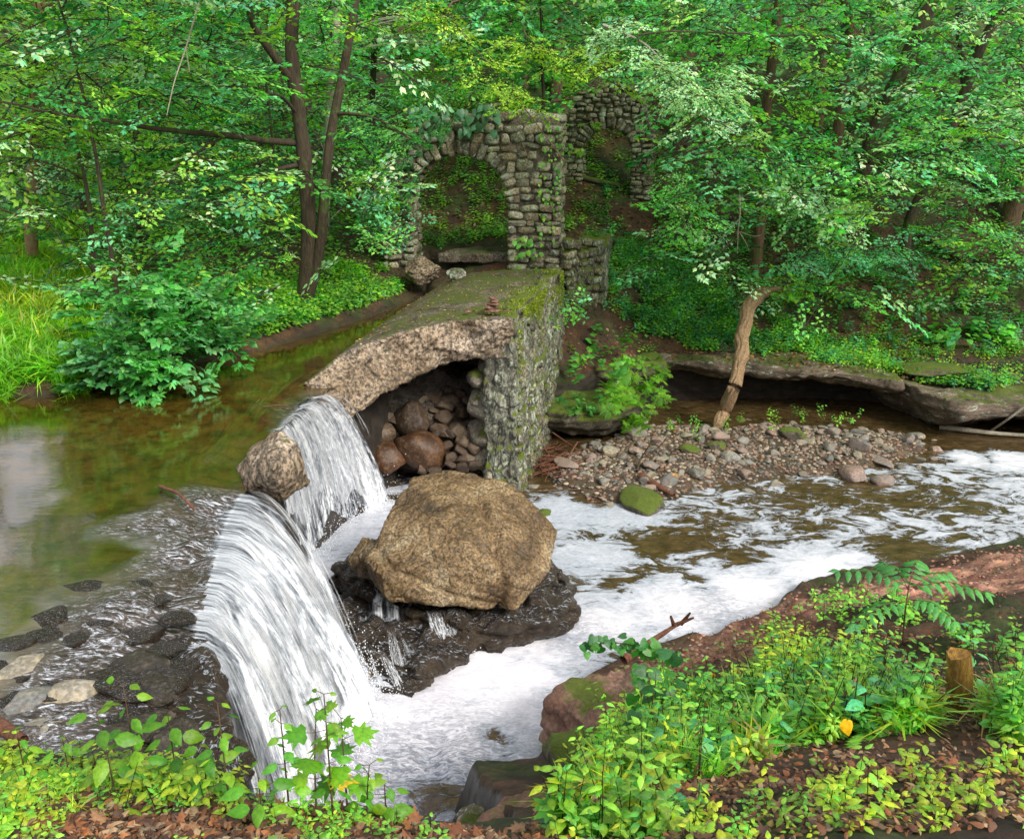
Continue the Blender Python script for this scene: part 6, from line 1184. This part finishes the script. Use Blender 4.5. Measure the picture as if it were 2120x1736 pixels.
# foreground individuals
def upright(name, label, base, h, leaf, nl, shape, cols, lean=(0, 0), w=.6, cat='seedling', yellow=0, seed=0, pair=True, mat='leaf'):
    r = np.random.default_rng(seed+900); base = np.asarray(base, float); th = empty(name, tuple(base), label, cat)
    top = base+np.array([lean[0], lean[1], h]); stem = smooth_path([base-np.array([0, 0, .03]), base+np.array([lean[0]*.3, lean[1]*.3, h*.5]), top], 14)
    ps = [tube_np(stem, np.linspace(.0045, .0018, 14), 5)]; B = []; Dv = []; S = []
    for i in range(nl):
        f = .18+.82*(i+1)/nl; p_ = np.array([np.interp(f*13, np.arange(14), stem[:, k]) for k in range(3)])
        for q in ((0, 1) if pair else (0,)):
            a = i*1.75+q*math.pi+r.uniform(-.3, .3); d = np.array([math.cos(a), math.sin(a)*.8, .25]); pet = p_+d*leaf*r.uniform(.25, .6)
            ps.append(tube_np([p_, (p_+pet)/2, pet], .0015, 3)); B.append(pet); Dv.append([d[0], d[1], -.25+r.normal()*.2]); S.append(leaf*(1.15-.55*f**2)*r.uniform(.8, 1.2))
    B = np.array(B); V, F, k = leaves_np(B, np.array(Dv), np.broadcast_to([0, -.35, 1.], B.shape)+r.normal(size=B.shape)*.3, S, np.full(len(B), w), shape)
    c_ = np.array(cols)[r.integers(0, len(cols), len(B))]*r.uniform(.75, 1.25, (len(B), 1))
    if yellow: c_[:yellow] = (.75, .5, .03)
    leaf_obj('leaves', [(V, F, np.repeat(c_, k, 0))], th, mat); link('stem', mesh_np('stem', *cat_quads(ps)), M['bark2'], th); return th
def at_h(tx, ty, d): return D(tx, ty, d)
def fgbase(tx, ty): return G(tx, ty)
BRI = [(.16, .42, .02), (.24, .46, .02), (.1, .34, .02)]
SDL = [('maple_seedling', 'maple seedling with broad lobed leaves standing before the white pool', (720, 1690), .34, .075, 4, 'maple', (.0, 0), .9), ('maple_seedling', 'maple seedling carrying one yellow leaf at the pool edge', (655, 1690), .36, .07, 4, 'maple', (.03, 0), .9),
  ('seedling', 'tall thin stemmed seedling in front of the big fall, left of the maples', (600, 1690), .36, .045, 7, 'ovate', (0, 0), .7), ('seedling', 'slim seedling rising against the foam between the maple seedlings', (690, 1695), .42, .04, 8, 'ovate', (.0, 0), .6),
  ('seedling', 'slender seedling standing alone in front of the foot of the fall', (478, 1690), .38, .05, 6, 'ovate', (0, 0), .6), ('seedling', 'tallest bright seedling at the lower left in front of the dark brink', (290, 1640), .40, .075, 6, 'ovate', (.0, 0), .6),
  ('seedling', 'broad leaved bright seedling right of the tallest at lower left', (370, 1640), .3, .07, 5, 'ovate', (.0, 0), .65), ('seedling', 'bright seedling with big drooping leaves at lower left', (240, 1650), .3, .085, 5, 'ovate', (-.02, 0), .6),
  ('seedling', 'bushy yellow green seedling beside the base of the fall', (430, 1665), .2, .08, 5, 'ovate', (.02, 0), .6), ('seedling', 'seedling at the far lower left above the moss', (60, 1640), .22, .075, 4, 'ovate', (0, 0), .6),
  ('seedling', 'small seedling between the moss mound and the bright seedlings', (150, 1640), .2, .065, 4, 'ovate', (0, 0), .6), ('seedling', 'low seedling among red leaves right below the fall', (545, 1710), .16, .075, 4, 'ovate', (0, 0), .6),
  ('seedling', 'small leafy seedling at the right end of the maple row', (800, 1705), .14, .06, 4, 'ovate', (0, 0), .65), ('seedling', 'short twiggy seedling under the maple leaves', (760, 1700), .2, .045, 5, 'ovate', (.02, 0), .65)]
for i, (nm, lb, (a, b), h, lf, nl, shp, ln, w_) in enumerate(SDL):
    bs = fgbase(a, b) if b < 1700 else fgbase(a, min(b, 1720)); upright(nm, lb, bs, h*1.25, lf*1.25, nl, shp, BRI if i != 2 else [GG, LM], ln, w_, yellow=1 if i == 1 else 0, seed=i)
# pinnate sapling on the right bank
bs = fgbase(1868, 1330); th = empty('pinnate_sapling', tuple(bs), 'sapling with long feather shaped compound leaves on the near right bank', 'sapling')
y_ = bs[1]; top = D(1882, 1205, y_); ps = [tube_np(smooth_path([bs, (bs+top)/2+np.array([-.01, 0, 0]), top], 12), np.linspace(.008, .004, 12), 6)]; B = []; Dv = []; S = []
for (ax, ay, bx, by, dy_) in [(1880, 1215, 1735, 1180, .0), (1880, 1215, 2040, 1225, -.05), (1882, 1205, 1900, 1160, .25), (1878, 1245, 1770, 1290, -.25), (1880, 1240, 1975, 1285, -.25), (1880, 1222, 1830, 1165, .3), (1880, 1225, 1960, 1185, .2)]:
    p0, p1 = D(ax, ay, y_), D(bx, by, y_+dy_); mid = (p0+p1)/2+np.array([0, 0, .07]); q = smooth_path([p0, mid, p1], 16); ps.append(tube_np(q, np.linspace(.003, .0015, 16), 4)); t_ = np.gradient(q, axis=0); t_ = unit(t_)
    for i in range(3, 16, 2):
        for s in (1, -1): B.append(q[i]); Dv.append(unit(np.cross(t_[i], [0, 0, 1])*s+t_[i]*.35+np.array([0, 0, -.35]))); S.append(.125*(1-.25*abs(i-9)/7))
    B.append(q[-1]); Dv.append(t_[-1]); S.append(.08)
B = np.array(B); V, F, k = leaves_np(B, np.array(Dv), np.broadcast_to([0, -.3, 1.], B.shape)+rng.normal(size=B.shape)*.15, S, np.full(len(B), .42), 'ovate'); leaf_obj('leaves', [(V, F, np.repeat(np.array([(.09, .36, .08)])*rng.uniform(.75, 1.3, (len(B), 1)), k, 0))], th); link('stem', mesh_np('stem', *cat_quads(ps)), M['redwood'], th)
# trailing vine with heart leaves by the bank
vp = [D(1205, 1340, 5.0), D(1260, 1328, 4.95), D(1320, 1335, 4.9), D(1360, 1390, 4.8), D(1350, 1450, 4.7), D(1345, 1520, 4.6), D(1370, 1560, 4.5)]
q = smooth_path(vp, 60); th = empty('trailing_vine', tuple(q[-1]), 'arching vine with rounded dark green leaves reaching over the foam', 'vine'); n = 74; ix = rng.integers(0, 60, n); B = q[ix]+rng.normal(size=(n, 3))*np.where(ix[:, None] < 25, .025, .075); Dv = np.stack([rng.normal(size=n), -.4+rng.normal(size=n)*.4, -.6+rng.normal(size=n)*.4], -1)
V, F, k = leaves_np(B, Dv, np.broadcast_to([0, -.5, .8], B.shape)+rng.normal(size=B.shape)*.35, np.where(ix < 20, .06, .1)*rng.uniform(.7, 1.2, n), np.full(n, .85), 'heart'); leaf_obj('leaves', [(V, F, np.repeat(np.array([(.05, .24, .05), (.04, .17, .05), (.1, .33, .06)])[rng.integers(0, 3, n)]*rng.uniform(.7, 1.2, (n, 1)), k, 0))], th); link('stem', mesh_np('stem', *tube_np(q, np.linspace(.003, .006, 60), 5)), M['bark2'], th)
for i, (a, b, s, lb) in enumerate([(1680, 1500, .1, 'big curled yellow leaf among the plants at lower right'), (1785, 1512, .05, 'small bright yellow leaf right of the curled yellow one'), (1420, 1490, .05, 'yellow leaf beside the dark vine leaves'), (1462, 1435, .04, 'little yellow leaf at the top left of the green bank'), (1720, 1550, .05, 'yellow green leaf on the litter at lower right')]):
    s *= 1.5; p = G(a, b)+np.array([0, -.12, .24]); V, F, k = leaves_np(np.array([p, p+np.array([.01, .01, 0])]), np.array([[.3, -.3, -1], [-.6, -.2, -.8]]), np.array([[0, -1, .4], [.3, -1, .4]]), [s, s*.7], [.8, .7], 'heart'); o = leaf_obj('yellow_leaf', [(V, F, np.tile([.85, .5, .02], (len(V), 1)))]); tag(o, lb, 'leaf')
for i, (a, b, sz) in enumerate([(1215, 1700, .2)]):
    p = G(1200, 1725)+np.array([0, 0, .12]); V, F, k = leaves_np(np.array([p, p+np.array([-.08, .05, -.02]), p+np.array([.1, .02, -.04])]), np.array([[.3, -.6, -.1], [-.6, -.4, -.1], [.8, -.1, -.1]]), np.array([[0, -.4, 1.]]*3), [.13, .11, .1], [.9]*3, 'maple'); th = empty('maple_seedling', tuple(p), 'large bright lobed leaves at the bottom edge below the bank grass', 'seedling'); leaf_obj('leaves', [(V, F, np.tile([.08, .38, .02], (len(V), 1)))], th)
# ================================================================ light
w = bpy.data.worlds.new('World'); SC.world = w; w.use_nodes = True; nt = w.node_tree
sky = nt.nodes.new('ShaderNodeTexSky'); sky.sky_type = 'NISHITA'; sky.sun_disc = False; sky.sun_elevation = math.radians(38); sky.sun_rotation = math.radians(138); sky.dust_density = 7.; sky.air_density = 1.; sky.ozone_density = .6
tc = nt.nodes.new('ShaderNodeTexCoord'); cn = nt.nodes.new('ShaderNodeTexNoise'); cn.inputs['Scale'].default_value = 2.2; cn.inputs['Detail'].default_value = 6; nt.links.new(tc.outputs['Generated'], cn.inputs['Vector'])
mr = nt.nodes.new('ShaderNodeMapRange'); mr.inputs[1].default_value = .3; mr.inputs[2].default_value = .6; mr.inputs[3].default_value = .45; mr.inputs[4].default_value = .9; nt.links.new(cn.outputs[0], mr.inputs[0])
mx = nt.nodes.new('ShaderNodeMix'); mx.data_type = 'RGBA'; nt.links.new(mr.outputs[0], mx.inputs[0]); nt.links.new(sky.outputs[0], mx.inputs[6]); mx.inputs[7].default_value = (8.2, 8.2, 8.4, 1)
nt.links.new(mx.outputs[2], nt.nodes['Background'].inputs[0]); nt.nodes['Background'].inputs[1].default_value = .15
sd_ = bpy.data.lights.new('sun', 'SUN'); sd_.energy = 4.0; sd_.angle = math.radians(18); sd_.color = (1, .96, .88)
so = bpy.data.objects.new('sun', sd_); COL.objects.link(so)
el, az = math.radians(38), math.radians(138)   # from behind left of the camera
dirv = Vector((math.cos(el)*math.sin(az), math.cos(el)*math.cos(az), math.sin(el)))
so.rotation_euler = dirv.to_track_quat('Z', 'Y').to_euler(); so.location = (0, 0, 20)
SC.view_settings.view_transform = 'Standard'; SC.view_settings.look = 'None'; SC.view_settings.exposure = 0
cy = SC.cycles; cy.max_bounces = 6; cy.diffuse_bounces = 3; cy.glossy_bounces = 3; cy.transmission_bounces = 4; cy.transparent_max_bounces = 10
cy.use_denoising = True; cy.caustics_reflective = False; cy.caustics_refractive = False
